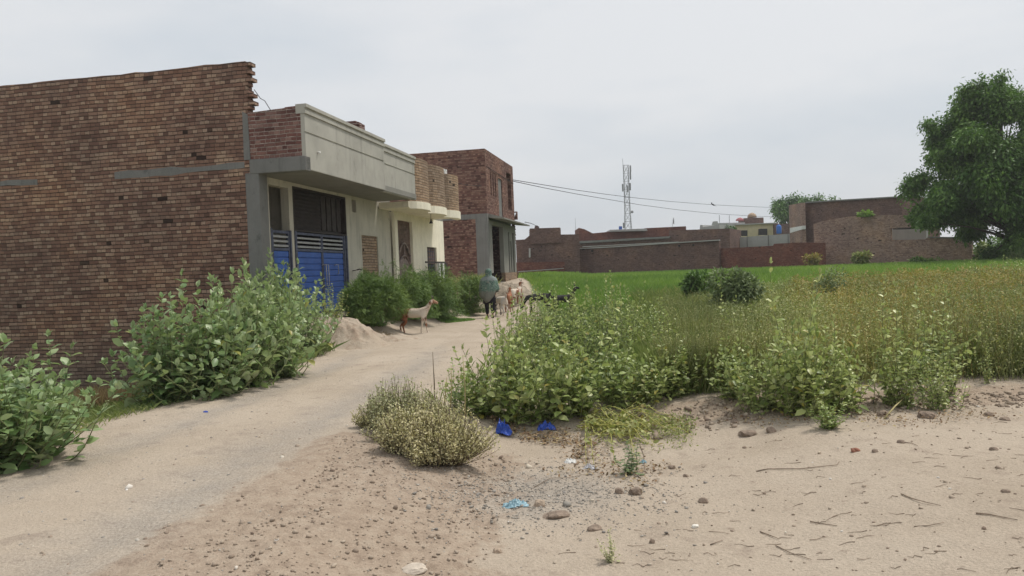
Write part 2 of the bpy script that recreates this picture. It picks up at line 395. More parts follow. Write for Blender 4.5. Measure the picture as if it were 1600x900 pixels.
def masks(x, y):
    dr = x-road_x(y); wob = .5*fbm(x, y, .7)
    gravel = np.maximum(np.exp(-((dr+.75+.25*wob)/.30)**2), np.exp(-((dr-.8+.25*wob)/.42)**2))*smooth(19, 12, y)*(.75+.9*fbm(x*2, y*.5, .9))
    gravel = np.maximum(gravel, .75*smooth(.75, .25, np.hypot((x-.05)/1.0, (y-6.05)/.9)/1.5))       # grey grit in the hollow
    gravel = np.maximum(gravel, .55*smooth(1.1, .3, np.hypot((x+.9)/.9, (y-7.2)/2.2)))
    clay = smooth(.8, 1.4, dr+wob*.5)*smooth(3.6, 2.3, dr)*smooth(8.6, 6.5, y)
    clay = np.maximum(clay, 1.1*smooth(.65, 0, np.abs(y-8.40-.25*fbm(x, y, .6)))*smooth(.6, 1.4, x))
    green = smooth(0.0, 1.0, y-8.9+wob)*smooth(.2, 1.6, x)*smooth(30, 20, x)
    lx = (x-PX0)*ca-(y-PY0)*sa
    dl = -(x-(road_x(y)-road_w(y)))
    green = np.maximum(green, smooth(.25, .9, dl+wob*.6)*smooth(7.0, 8.2, y)*smooth(18.5, 17.5, y)*smooth(.3, -.6, lx)*.9)
    s = (x-PX0)*sa+(y-PY0)*ca
    green = np.maximum(green, .9*smooth(24, 28, y)*smooth(.1, .7, x-crop_x(y)))
    green = np.maximum(green, smooth(110, 160, y))
    return gravel, clay, green
g1, c1, e1 = masks(V[:, 0], V[:, 1])
# shader
t = MT('earth'); pos = t.geo().outputs['Position']
def at(n): a = t.n('ShaderNodeAttribute'); a.attribute_name = n; return a.outputs['Fac']
n1 = t.noise(pos, .7, 6, .6); n2 = t.noise(pos, 9, 6, .7); n3 = t.noise(pos, 55, 4, .7); n4 = t.noise(pos, 3.1, 7, .65)
sand = t.ramp(n1, [(.3, (.42, .345, .265)), (.5, (.475, .395, .31)), (.72, (.52, .44, .35))])
sand = t.mix(t.maprange(n4, .56, .68, 0, .4), sand, (.27, .195, .145))
sand = t.mix(t.maprange(n2, .61, .72, 0, .55), sand, (.20, .145, .11))
grit = t.ramp(n3, [(.32, (.16, .145, .13)), (.5, (.31, .28, .25)), (.68, (.50, .46, .41))])
gcol = t.mix(.55, t.ramp(n2, [(.35, (.27, .245, .215)), (.65, (.39, .36, .32))]), grit)
clayc = t.ramp(n2, [(.3, (.20, .135, .095)), (.5, (.36, .27, .20)), (.7, (.45, .37, .285))])
greenc = t.ramp(n4, [(.35, (.08, .12, .035)), (.6, (.12, .17, .05)), (.75, (.22, .20, .11))])
def msk(a, k=.55):
    return t.maprange(t.math('ADD', a, t.math('MULTIPLY', t.math('SUBTRACT', n4, .5), k*2)), .38, .62, 0, 1)
c = t.mix(t.maprange(t.math('ADD', t.math('MULTIPLY', at('gravel'), 1.0), t.math('MULTIPLY', t.math('SUBTRACT', n4, .5), 1.3)), .1, 1.0, .08, .72), sand, gcol)
c = t.mix(t.math('MULTIPLY', msk(at('clay'), .9), .6), c, clayc)
c = t.mix(msk(at('green'), .35), c, greenc)
c = t.mix(1.0, c, t.ramp(n3, [(.25, .80), (.75, 1.14)]), 'MULTIPLY')
t.color(c); t.b.inputs['Roughness'].default_value = .97; t.b.inputs['Specular IOR Level'].default_value = .1
vor = t.n('ShaderNodeTexVoronoi'); t.l(pos, vor.inputs['Vector']); vor.inputs['Scale'].default_value = 38
t.bump(t.math('ADD', t.math('ADD', t.math('MULTIPLY', n2, 1.6), n3), t.math('MULTIPLY', vor.outputs['Distance'], -.12)), .02, .85)
M['earth'] = t.m
att = {'gravel': g1, 'clay': c1, 'green': e1}
me = np_mesh('ground', V, F, att, True); g_o = link_mesh('ground', me, M['earth']); tag(g_o, 'pale sandy bare ground with darker clods', 'ground', kind='structure')
# the track: its own sheet 4 mm above the ground, same earth
dr = np.abs(GX-road_x(GY)+.35*fbm(GX, GY, 1.1)); keep = (dr < road_w(GY)) & (GY > -3) & (GY < 42)
kf = keep[:-1, :-1] & keep[:-1, 1:] & keep[1:, 1:] & keep[1:, :-1]
Fr = F[kf.ravel()]; used = np.unique(Fr); rem = np.full(len(V), -1); rem[used] = np.arange(len(used))
tz_off = (-.004+.010*smooth(0, .35, (road_w(GY)-dr).ravel()))[used]
me = np_mesh('dirt_track', V[used]+np.stack([0*tz_off, 0*tz_off, tz_off], 1), rem[Fr], {k: v[used] for k, v in att.items()}, True)
r_o = link_mesh('dirt_track', me, M['earth']); tag(r_o, 'grey gritty dirt track running past the houses', 'dirt road', kind='structure')

# ------------------------------------------------------------------ houses (local frame: x out of the facade, y along it, z up)
def wall_x(mb, x0, x1, y0, y1, z0, z1, holes, mi=0):
    """wall lying along y with rectangular holes (y0,y1,z0,z1), cut into boxes that only touch"""
    ysn = sorted({y0, y1, *[h[0] for h in holes], *[h[1] for h in holes]})
    for a, b in zip(ysn[:-1], ysn[1:]):
        hs = sorted([(h[2], h[3]) for h in holes if h[0] < (a+b)/2 < h[1]]); z = z0
        for h0, h1 in hs:
            if h0 > z: mb.box(x0, x1, a, b, z, h0, mi)
            z = max(z, h1)
        if z < z1: mb.box(x0, x1, a, b, z, z1, mi)
def teeth(mb, xs, y0, y1, z0, z1, out=.11, seed=1, sgn=1):
    r = random.Random(seed); z = z0; k = 0
    while z < z1-.05:
        o = (out if k % 2 else out*.35)+r.uniform(-.02, .03)
        if r.random() > .12: mb.box(*(sorted((xs-.02*sgn, xs+o*sgn))), y0+r.uniform(-.006, .004), y1, z+.004, z+.076)
        z += .083; k += 1

H1 = thing('brick_house', 'nearest house with tall brown brick side wall, grey plastered parapet and blue gate', 'house', h2w(0, 0), -A_H)
mb = MB()
top = []; x = -13.0; r = random.Random(4)
while x < 0: top.append((x, 6.34+r.uniform(-.022, .012))); x += r.uniform(.25, .7)
poly = [(-13, -1.2)]+[(0, -1.2), (0, 6.34)]+top[::-1]
mb.prism(poly, 'y', 0, .23)
teeth(mb, 0, 0.0, .22, 5.33, 6.33, .12, 5)
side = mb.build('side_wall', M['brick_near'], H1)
tag(side, 'tall wall of brown bricks with pale brick ends and a ragged right edge')
mb = MB()
for a, b, z0, z1 in ((-3.3, -.13, 4.045, 4.195), (-6.9, -5.3, 4.05, 4.16)):
    mb = MB(); n = int((b-a)/.35); pt = [(a+(b-a)*i/n, z1+r.uniform(-.03, .025)) for i in range(n+1)]; pb = [(a+(b-a)*i/n, z0+r.uniform(-.03, .03)) for i in range(n+1)]
    mb.prism(pb+pt[::-1], 'y', -.006, .02); mb.build('concrete_band', M['concrete'], H1)
mb = MB()
mb.box(-.12, .2, -.02, .34, -.8, 3.95); mb.build('corner_column', M['concrete'], H1, bevel=.012)
# other walls and the roof slab of the ground floor
mb = MB(); mb.box(-13, -.2, 8.45, 8.68, -.8, 3.94); mb.box(-13, -12.8, .232, 8.449, -.8, 3.94)
mb.box(-2.6, -2.45, .24, 8.44, .6, 3.94); mb.box(-2.44, -.22, 1.93, 2.03, .6, 3.94)
mb.build('inner_wall', M['plaster_wall'], H1)
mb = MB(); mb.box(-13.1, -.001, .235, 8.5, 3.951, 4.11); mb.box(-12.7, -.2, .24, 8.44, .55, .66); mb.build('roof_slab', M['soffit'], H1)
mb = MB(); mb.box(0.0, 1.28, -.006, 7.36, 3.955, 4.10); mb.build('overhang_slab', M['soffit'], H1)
mb = MB(); mb.box(.0, 1.30, -.03, .2, 3.93, 4.235); mb.build('edge_beam', M['concrete'], H1, bevel=.01)
mb = MB()
mb.prism([(.0, 4.237), (1.21, 4.237), (1.21, 5.30), (.86, 5.29), (.86, 5.275), (.0, 5.24)], 'y', .0, .2)
tag(mb.build('return_wall', M['brick_red'], H1), 'short reddish brick wall above the slab edge')
mb = MB(); mb.prism([(0.0, 5.2), (.02, 4.24), (-.13, 4.24), (-.12, 5.28)], 'y', -.012, 0.0)
mb.build('mortar_patch', M['concrete'], H1)
# front wall with its openings
mb = MB(); wall_x(mb, -.2, 0, .32, 8.45, -.6, 3.95, [(.74, 1.66, .72, 3.80), (1.86, 4.95, .72, 3.87), (5.42, 5.72, 3.50, 3.86), (6.02, 7.30, .9, 2.87)])
mb.build('front_wall', M['plaster_wall'], H1)
mb = MB(); mb.box(-.16, -.035, 6.02, 7.30, .9, 2.87); tag(mb.build('bricked_up_doorway', M['brick_tan'], H1), 'doorway filled with rough greyish brick')
mb = MB(); mb.box(-.19, -.12, 5.42, 5.72, 3.5, 3.86); mb.build('vent', M['dark'], H1)
# parapet: two plastered lengths, the first standing a little prouder and taller
for i, (a, b, xo, zt, zb) in enumerate(((.0, 4.66, 1.30, 5.33, 3.965), (4.662, 7.40, 1.245, 5.24, 3.93))):
    mb = MB(); xb = xo-.09
    mb.prism([(xb, zb), (xo, zb), (xo, zb+.745), (xo-.022, zb+.755), (xo-.022, zb+.78), (xo, zb+.79), (xo, zt-.20), (xb, zt-.20)], 'y', a, b)
    pr = mb.build('parapet', M['plaster'], H1)
    mb = MB(); mb.prism([(xb-.1, zt-.199), (xo+.03, zt-.199), (xo+.03, zt-.13), (xo+.012, zt-.12), (xo+.012, zt-.085), (xo+.055, zt-.07), (xo+.055, zt), (xb-.1, zt)], 'y', a-.012, b+.002)
    mb.build('coping', M['plaster'], pr)
mb = MB(); mb.tube([(1.31, .55, 4.38), (1.37, .55, 4.38)], .022, 8); mb.build('spout', M['white_paint'], H1)
mb = MB(); mb.box(0.02, 1.2, 7.2, 7.35, 4.10, 5.1); mb.box(.0, .2, 4.7, 7.2, 4.101, 5.0); mb.build('parapet_back', M['brick_red'], H1)
mb = MB(); mb.box(-.9, -.1, 6.2, 6.9, 4.11, 6.23); teeth(mb, -.1, 6.2, 6.43, 5.2, 6.2, .1, 9); mb.build('roof_pillar', M['brick_red'], H1)
# grille over the double gate
mb = MB(); mb.box(-.15, -.12, 1.865, 4.945, 2.83, 3.865)
gr = mb.build('grille', M['grille'], H1); tag(gr, 'dark slatted grille above the blue gate')
mb = MB()
for k in range(11): mb.prism([(-.119, 2.88+k*.09), (-.085, 2.86+k*.09), (-.085, 2.87+k*.09), (-.119, 2.92+k*.09)], 'y', 1.9, 3.55)
for k in range(5): mb.box(-.119, -.09, 3.6+k*.32, 3.84+k*.32, 2.9, 3.8)
mb.build('slat', M['grille'], gr)
mb = MB(); mb.box(-.10, .012, 1.862, 1.90, 2.80, 3.868); mb.box(-.10, .012, 4.905, 4.948, 2.80, 3.868); mb.box(-.10, .012, 1.902, 4.903, 3.83, 3.868); mb.box(-.10, .012, 1.902, 4.903, 2.80, 2.835)
mb.build('grille_frame', M['grille'], gr)
# gates
def gate_leaf(parent, a, b, zb=.74, zt=2.78):
    mb = MB(); w_ = .05
    mb.box(-.06, .0, a, a+w_, zb, zt); mb.box(-.06, .0, b-w_, b, zb, zt)
    mb.box(-.058, -.002, a+w_, b-w_, zt-.06, zt); mb.box(-.058, -.002, a+w_, b-w_, zt-.46, zt-.40); mb.box(-.058, -.002, a+w_, b-w_, zb, zb+.05)
    fr = mb.build('gate_leaf', M['gate_frame'], parent)
    mb = MB(); z = zb+.052; n = 10; h = (zt-.462-z)/n
    for k in range(n): mb.prism([(-.05, z+k*h), (-.026, z+k*h+.006), (-.018, z+k*h+.03), (-.018, z+(k+1)*h-.02), (-.03, z+(k+1)*h-.004), (-.05, z+(k+1)*h-.004)], 'y', a+w_, b-w_)
    mb.build('board_panel', M['blue'], fr)
    for k in range(3):
        mb = MB(); zz = zt-.36+k*.105; mb.prism([(-.05, zz), (-.01, zz-.012), (-.004, zz+.03), (-.045, zz+.045)], 'y', a+w_+.002, b-w_-.002)
        mb.build('louver', M['slat'], fr)
    return fr
mb = MB(); mb.box(-.10, .01, .745, .80, .72, 2.82); mb.build('gate_post', M['gate_frame'], H1)
g1_ = gate_leaf(H1, .81, 1.62)
mb = MB(); mb.box(-.10, .02, 1.64, 1.70, .72, 2.80); mb.build('gate_post', M['gate_frame'], H1)
mb = MB(); mb.box(-.08, .024, 1.872, 1.95, .72, 2.796); mb.build('gate_post', M['gate_frame'], H1)
g2_ = gate_leaf(H1, 1.96, 3.36); g3_ = gate_leaf(H1, 3.37, 4.72)
mb = MB(); mb.box(-.08, .02, 4.73, 4.79, .72, 2.796); mb.box(-.08, .03, 4.86, 4.93, .72, 2.796); mb.build('gate_post', M['gate_frame'], H1)
for g_, s_ in ((g2_, 3.30), (g3_, 3.44), (g3_, 4.05)):
    mb = MB(); z0 = 1.45 if s_ < 4 else 1.75
    mb.tube([(0, s_, 1.98), (.05, s_, 2.0), (.05, s_+.14, 2.0), (.05, s_+.15, z0), (0, s_+.15, z0)], .012, 6); mb.build('handle', M['slat'], g_)
mb = MB(); mb.tube([(.2, 5.1, 1.85), (.22, 5.25, 1.87), (.22, 5.4, 1.85)], .02, 6); mb.tube([(0, 5.25, 1.83), (.2, 5.25, 1.86)], .012, 6); mb.build('tap', M['grille'], H1)

# roof cable and aerial on the near house
a_ = thing('roof_aerial', 'thin dark aerial pole with a bent tip standing on the plastered roof', 'aerial', h2w(.1, 8.1, 4.1), -A_H)
mb = MB(); mb.tube([(0, 0, 0), (-.02, 0, 1.15), (-.10, 0, 1.75)], [.018, .014, .006], 6); mb.build('pole', M['grille'], a_)
mb = MB(); mb.tube([(-.03, 0, 1.15), (-.06, .0, 1.5)], [.03, .035], 6); mb.tube([(-.02, 0, 1.1), (.06, 0, .7)], .012, 6); mb.build('bracket', M['grille'], a_)
def cable(name, pts, r, label, cat='cable', mat=None, group=None, sag=0, n=24):
    if len(pts) == 2 and sag:
        a, b = Vector(pts[0]), Vector(pts[1]); pts = [a.lerp(b, i/n)-Vector((0, 0, 4*sag*(i/n)*(1-i/n))) for i in range(n+1)]
    mb = MB(); mb.tube(pts, r, 5); o = mb.build(name, mat or M['wire'], fix=False); return tag(o, label, cat, group)
cable('roof_cable', [h2w(.12, .1, 5.75), h2w(.25, .12, 5.55), h2w(.33, .15, 5.5), h2w(.45, .18, 5.28)], .009, 'loose wire hanging from the ragged brick edge down to the roof', mat=M['wire_grey'])
cable('stay_wire', [h2w(.5, 6.2, 5.45), h2w(.0, 8.1, 5.6)], .008, 'thin stay wire from the roof pillar to the aerial', mat=M['wire_grey'])
cable('drop_wire', [h2w(.7, 7.3, 5.3), h2w(-.2, 22.4, 6.0)], .010, 'long slack wire from the plastered parapet to the two storey brick house', sag=.25)

# ---- cream house
H2 = thing('cream_house', 'cream painted house with light brick bays on its balcony and an arched grey gate', 'house', h2w(0, 0), -A_H)
mb = MB(); wall_x(mb, -.15, .04, 8.70, 14.4, .3, 3.74, [(9.05, 10.55, .7, 3.5), (12.15, 13.35, .95, 2.68)]); mb.box(-7, -.151, 14.15, 14.38, .3, 3.74); mb.box(-7, -6.8, 8.71, 14.149, .3, 3.74); mb.build('wall', M['cream'], H2)
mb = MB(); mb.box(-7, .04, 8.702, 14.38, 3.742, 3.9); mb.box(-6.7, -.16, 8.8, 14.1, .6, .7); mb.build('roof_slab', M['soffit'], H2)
mb = MB(); mb.box(.04, .14, 8.50, 8.72, .3, 3.74); mb.build('pilaster', M['cream'], H2)
mb = MB(); mb.box(-.10, -.06, 9.06, 10.54, 2.0, 3.49)
for k in range(9): mb.box(-.06, -.045, 9.1, 10.3, 2.05+k*.165, 2.05+k*.165+.13)
mb.build('door_panel', M['door_brown'], H2)
mb = MB(); mb.box(-.14, -.062, 10.36, 10.5, .7, 3.48); mb.build('door_jamb', M['brick_tan'], H2)
# arched gate
ag = None; mb = MB()
def arch(s0, s1, z0, zs, rise, n=12): return [(s0, z0), (s1, z0)]+[(s1+(s0-s1)*i/n, zs+rise*math.sin(math.pi*i/n)) for i in range(n+1)]
mb.prism(arch(9.12, 10.3, .72, 1.95, .30), 'x', -.04, -.01)
for k in range(9): mb.box(-.011, .0, 9.16+k*.125, 9.16+k*.125+.1, .75, 1.9)
ag = mb.build('arched_gate', M['gate_grey'], H2)
mb = MB(); pts = [(-.0, 9.12+(1.18)*i/14, 2.32+.42*math.sin(math.pi*i/14)) for i in range(15)]; mb.tube(pts, .035, 6); mb.tube([(0, 9.71, 2.2), (0, 9.71, 2.75)], .025, 6)
mb.tube([(-.0, 9.12+(1.18)*i/14, 2.0+.33*math.sin(math.pi*i/14)) for i in range(15)], .03, 6); mb.tube([(0, 9.12, 1.9), (0, 9.12, 2.34)], .03, 6); mb.tube([(0, 10.3, 1.9), (0, 10.3, 2.34)], .03, 6)
mb.build('gate_arch', M['white_paint'] if False else M['gate_grey'], ag)
# window
mb = MB(); mb.box(-.10, -.06, 12.152, 13.348, .952, 2.678)
wn_ = mb.build('window', M['dark'], H2)
mb = MB(); mb.box(-.055, -.03, 12.19, 13.31, 2.05, 2.64); mb.build('shutter', M['door_brown'], wn_)
mb = MB()
for k in range(12): mb.box(-.028, -.018, 12.2, 13.3, 1.02+k*.135, 1.04+k*.135)
for k in range(5): mb.box(-.018, -.01, 12.25+k*.25, 12.265+k*.25, 1.0, 2.65)
mb.build('window_bar', M['gate_frame'], wn_)
# balcony slab with three bulging bays
def bay_outline(s0, s1, x0, bulge, n=8): return [(x0+bulge*math.sin(math.pi*(i/n))**.6 if 0 < i < n else x0, s0+(s1-s0)*i/n) for i in range(n+1)]
mb = MB(); mb.box(.041, 1.0, 7.42, 13.1, 3.74, 3.92)
mb.build('balcony_slab', M['cream'], H2)
for i, (s0, s1, zt) in enumerate(((7.5, 9.32, 5.28), (9.36, 11.2, 5.30), (11.24, 13.05, 5.22))):
    o1 = bay_outline(s0, s1, 1.0, .26)
    mb = MB(); mb.prism([(.88, s0)]+o1+[(.88, s1)], 'z', 3.93, zt); b_ = mb.build('balcony_bay', M['brick_tan'], H2)
    o2 = bay_outline(s0-.015, s1+.015, 1.003, .31)
    mb = MB(); mb.prism(o2, 'z', 3.70-.02*i, 3.928); mb.build('bay_trim', M['cream'], b_)
mb = MB(); mb.tube([(.9, 10.0, 3.7), (.9, 10.0, 3.5)], .008, 5); mb.loft([[(.9+q*math.cos(t_), 10.0+q*math.sin(t_), z_) for t_ in [k*math.pi/4 for k in range(8)]] for q, z_ in ((.02, 3.52), (.03, 3.46), (.075, 3.38))]); mb.build('hanging_lamp', M['grille'], H2)
mb = MB()
for dx_, dy_, dz_, q in ((0, 0, .0, .07), (.03, .06, .09, .05), (-.02, -.04, .13, .04), (.02, .1, .02, .05)):
    mb.box(1.0+dx_-q, 1.0+dx_+q, 11.5+dy_-q, 11.5+dy_+q, 5.22+dz_, 5.22+dz_+q*1.5)
tag(mb.build('crumpled_bag', M['white_paint'], None), 'small white crumpled bag lying on top of the balcony bricks', 'bag')
bpy.data.objects['crumpled_bag'].matrix_world = Matrix.Translation(h2w(0, 0)) @ Matrix.Rotation(-A_H, 4, 'Z')
fn = thing('metal_railing', 'low dark railing with white posts in front of the cream house', 'railing', h2w(.55, 10.3), -A_H)
mb = MB(); mb.box(-.02, .02, 0, 2.45, 2.05, 2.11); mb.box(-.02, .02, 0, 2.45, 1.1, 1.15)
mb.build('rail', M['grille'], fn)
for k, s_ in enumerate((1.55, 2.02, 2.45)):
    mb = MB(); mb.box(-.05, .05, s_-.085, s_+.085, .3, 2.045); mb.build('post', M['white_paint'] if k < 2 else M['grille'], fn, bevel=.008)
for k, s_ in enumerate((1.78, 2.24)):
    mb = MB(); mb.box(-.03, .03, s_-.1, s_+.1, .5, 2.045); mb.build('panel', M['grille'], fn)

# ---- two storey house
H3 = thing('two_storey_house', 'unfinished two storey reddish brick house with a thin concrete canopy', 'house', h2w(0, 22.5), -A_H)
mb = MB(); mb.box(-9, 0, 0, .23, .2, 4.36); mb.box(-9, 0, 0, .23, 4.62, 7.86)
sw = mb.build('side_wall', M['brick_house3'], H3)
mb = MB(); mb.box(-9, .005, -.006, .22, 4.361, 4.619); mb.box(-.62, .006, -.008, .3, .2, 4.36); mb.build('concrete_frame', M['concrete'], H3)
mb = MB()
holes = [(1.0+k*.55, 1.0+k*.55+.25, 5.62, 6.85) for k in range(3)]+[(2.9, 3.9, 4.63, 6.72), (5.2, 6.5, 5.2, 7.32)]
wall_x(mb, -.23, 0, .23, 7.2, 4.62, 7.86, holes); mb.box(-9, -.23, 7.0, 7.2, .2, 7.86); mb.box(-9, -8.8, .23, 7.0, .2, 7.86); mb.build('upper_wall', M['brick_house3'], H3)
mb = MB(); mb.box(-.26, -.05, 2.9, 3.9, 4.63, 6.72); mb.build('concrete_panel', M['concrete'], H3)
mb = MB(); mb.box(-.20, -.06, 5.2, 5.75, 5.2, 7.0); mb.build('brick_infill', M['brick_house3'], H3)
mb = MB(); wall_x(mb, -.23, 0, .3, 7.2, 1.62, 4.3, [(.95, 3.7, 1.62, 4.12), (5.0, 5.35, 1.62, 3.9), (5.6, 5.95, 1.62, 3.4), (6.2, 6.7, 1.62, 3.9)]); mb.build('ground_floor_wall', M['soffit'], H3)
mb = MB(); mb.box(-.23, .004, 3.9, 7.2, .3, 1.618); mb.build('brick_base', M['brick_tan'], H3)
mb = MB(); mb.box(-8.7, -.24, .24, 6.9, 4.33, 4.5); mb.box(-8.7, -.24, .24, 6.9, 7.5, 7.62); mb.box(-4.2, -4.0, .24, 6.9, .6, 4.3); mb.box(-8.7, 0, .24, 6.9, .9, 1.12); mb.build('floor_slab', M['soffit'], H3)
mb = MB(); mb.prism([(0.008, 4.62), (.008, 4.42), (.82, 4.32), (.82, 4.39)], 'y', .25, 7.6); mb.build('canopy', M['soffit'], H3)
for dy_, h_ in ((1.35, 2.4), (1.8, 2.7)):
    mb = MB(); mb.box(-.5, -.42, dy_, dy_+.09, 1.1, 1.1+h_); mb.build('wooden_prop', M['plaster'], H3)
mb = MB()
for k in range(4): mb.tube([(-.2, 1.1+k*.22, 4.1), (-.25, 1.15+k*.25, 3.9-.2*(k % 2)), (-.3, 1.1+k*.2, 3.4+.2*k)], .035, 5)
mb.build('hanging_rope', M['wire_grey'], H3)
mb = MB()
for k in range(16):
    z = 3.3+k*.083; o = [.25, .12, .35, .2][k % 4]; mb.box(-.2, -.02, 7.2, 7.2+o, z, z+.078)
for k in range(8): mb.box(-.1+.03*k % .2, .12, 7.25+.04*(k % 3), 7.6, 4.75+k*.06, 4.80+k*.06)
mb.build('brick_toothing', M['brick_house3'], H3)

# ------------------------------------------------------------------ far walls and buildings
def pwall(name, A, B, tops, zb, thick, mat, parent=None, bases=None):
    """solid whose front runs from A to B (px, distance); tops = (px,py) profile read on that front"""
    a = atY(A[0], 430, A[1]); b = atY(B[0], 430, B[1]); a.z = b.z = 0
    d = (b-a).normalized(); nrm = Vector((d.y, -d.x, 0))
    if nrm.y > 0: nrm = -nrm
    org = Vector((0, 0, H_CAM)); P = []
    for px, py in tops:
        q = ray(px, py); t_ = (a-org).dot(nrm)/q.dot(nrm); p = org+q*t_; P.append(((p-a).dot(d), p.z))
    poly = [(P[0][0], zb), (P[-1][0], zb)]+P[::-1] if bases is None else P
    mb = MB(); mb.prism(poly, 'y', 0, thick)
    o = mb.build(name, mat, None)
    # local frame: x along the front, y away from the camera
    o.matrix_world = Matrix(((d.x, -nrm.x, 0, a.x), (d.y, -nrm.y, 0, a.y), (0, 0, 1, 0), (0, 0, 0, 1)))
    if parent is not None:
        o.parent = parent; o.matrix_parent_inverse = parent.matrix_basis.inverted()
    return o
B1 = thing('brick_compound', 'far left reddish brown brick compound with a raised roof block', 'building', atY(842, 438, 72))
pwall('wall', (806, 72), (905, 72), [(806, 375), (820, 374), (825, 370), (828, 367), (905, 366)], .3, .35, M['brick_far'], B1)
pwall('raised_block', (826, 71.8), (876, 71.8), [(828, 357), (875, 355.5), (876, 357)], 4.2, 3, M['brick_far'], B1)
pwall('lower_wall', (804, 71.5), (882, 71.5), [(804, 410), (882, 409)], .2, .3, M['brick_far_red'], B1)
pwall('white_line', (809, 71.3), (881, 71.3), [(809, 424), (881, 418.8), (881, 419.8), (809, 425.2)], .2, .05, M['pale_block'], B1, bases=True)
pwall('white_patch', (825, 71.3), (831, 71.3), [(826.5, 388), (829, 388), (829, 402), (826.5, 402)], .2, .6, M['pale_block'], B1, bases=True)
pwall('roof_knob', (835, 73), (843, 73), [(835, 357), (836, 353), (839, 352), (842, 354), (843, 357)], 4.2, .5, M['brick_far'], B1)
B2 = thing('boundary_wall', 'long brown brick boundary wall with a pale top line behind the green field', 'wall', atY(1000, 430, 70))
pwall('wall', (881, 75), (1123, 65), [(881, 390), (960, 386), (1040, 380.5), (1123, 375.5)], .2, .3, M['brick_far'], B2)
pwall('top_line', (881, 74.8), (1123, 64.8), [(881, 388.8), (960, 384.8), (1040, 379.4), (1123, 374.4), (1123, 375.8), (1040, 380.8), (960, 386.3), (881, 390.3)], .2, .34, M['pale_block'], B2, bases=True)
for px, py in ((903, 393), (925, 392), (1061, 384), (1083, 383)):
    pwall('drain_hole', (px-2, 74.6-(px-881)/24.2), (px+2, 74.5-(px-881)/24.2), [(px-1.4, py-1.4), (px+1.4, py-1.4), (px+1.4, py+1.4), (px-1.4, py+1.4)], .2, .1, M['dark'], B2, bases=True)
B3 = thing('brick_house', 'low brown brick house with stepped roofline rising over the long boundary wall', 'house', atY(1000, 420, 88))
pwall('wall', (900, 88), (1140, 80), [(902, 378), (1045, 370.5), (1046, 360), (1140, 357)], .2, 6, M['brick_far'], B3)
pwall('coping', (900, 87.6), (1046, 82.5), [(902, 377), (1046, 369), (1046, 372), (902, 380.5)], .2, .4, M['concrete'], B3, bases=True)
pwall('upper_wall', (904, 95), (1072, 95), [(904.5, 356), (913, 358), (926, 364.5), (954, 362), (1008, 361.5), (1008, 356.5), (1071, 353.5), (1072, 354)], 3, 6, M['brick_far_red'], B3)
pwall('roof_slab', (954, 94), (1010, 94), [(954, 359), (1010, 357), (1012, 360.5), (954, 361.8)], 3, 4, M['pale_block'], B3, bases=True)
pwall('roof_tank', (967, 96), (973, 96), [(967.5, 353.5), (972, 353.5)], 5.9, .4, M['blue'], B3)
pwall('cross_line', (910, 87.3), (1060, 82), [(910, 385), (1060, 377.5), (1060, 378.5), (910, 386)], .2, .1, M['pale_block'], B3, bases=True)
B4 = thing('boundary_wall', 'dark reddish brick field wall lower than its neighbours, below the pale block wall', 'wall', atY(1200, 418, 62))
pwall('wall', (1114, 66), (1286, 57), [(1114, 388.6), (1160, 386.5), (1208, 384), (1209, 381), (1245, 379), (1286, 379.5)], .2, .3, M['brick_far_red'], B4)
B5 = thing('boundary_wall', 'pale grey block wall in front of the cream far house', 'wall', atY(1200, 380, 84))
pwall('wall', (1122, 86), (1275, 80), [(1122, 373), (1275, 362.5)], .5, .25, M['pale_block'], B5)
for px in (1143.5, 1167, 1200, 1231): pwall('joint', (px-1, 85.8-(px-1122)/25.5), (px+1, 85.7-(px-1122)/25.5), [(px-.3, 372.4-(px-1122)*.0686), (px+.3, 372.4-(px-1122)*.0686), (px+.6, 388), (px, 388)], .5, .1, M['concrete'], B5, bases=True)
B6 = thing('cream_house', 'distant cream house with two dark windows and brown roof room', 'house', atY(1170, 380, 110))
pwall('wall', (1139, 110), (1215, 108), [(1139, 352), (1215, 348.8)], .5, 8, M['cream_far'], B6)
for a_px, b_px, t_py, b_py in ((1157, 1168, 360, 369), (1187, 1199, 357.5, 367.5)):
    f_ = pwall('window', (a_px, 107.9), (b_px, 107.8), [(a_px, t_py), (b_px, t_py-.3), (b_px, b_py), (a_px, b_py)], .5, 2.0, M['dark'], B6, bases=True)
    pwall('sill', (a_px-.5, 107.8), (b_px+.5, 107.7), [(a_px-.5, b_py), (b_px+.5, b_py), (b_px+.5, b_py+1), (a_px-.5, b_py+1)], .5, 2.2, M['cream_far'], B6, bases=True)
pwall('roof_edge', (1137, 109.5), (1216, 107.5), [(1137, 350.6), (1216, 347.6), (1216, 349), (1137, 352.2)], .5, 8.8, M['pale_block'], B6, bases=True)
pwall('roof_room', (1163, 112), (1193, 112), [(1163, 341), (1193, 339.6)], 6.0, 3, M['brick_far'], B6)
pwall('terrace_wall', (1112, 112), (1164, 111), [(1112, 352), (1114, 346), (1121, 345.5), (1122, 348.5), (1164, 347.5)], 5.0, 1, M['pale_block'], B6)
for px in (1124, 1139.5): pwall('pole', (px-1, 112), (px+1, 112), [(px-.3, 336), (px+.3, 336), (px+.5, 348), (px-.1, 348)], 5, .05, M['wire_grey'], B6, bases=True)
p_ = atY(1175, 340, 113)
mb = MB(); mb.loft([[(p_.x+q*math.cos(k*math.pi/6), p_.y+q*math.sin(k*math.pi/6), p_.z+z_) for k in range(12)] for q, z_ in ((.68, 0), (.64, .25), (.5, .5), (.25, .66), (.03, .72))])
tag(mb.build('dome', simple('tan_dome', (.40, .29, .20), .2), None), 'small tan dome topping the roof room of the distant cream house', 'dome')
p_ = atY(1156, 345, 112)
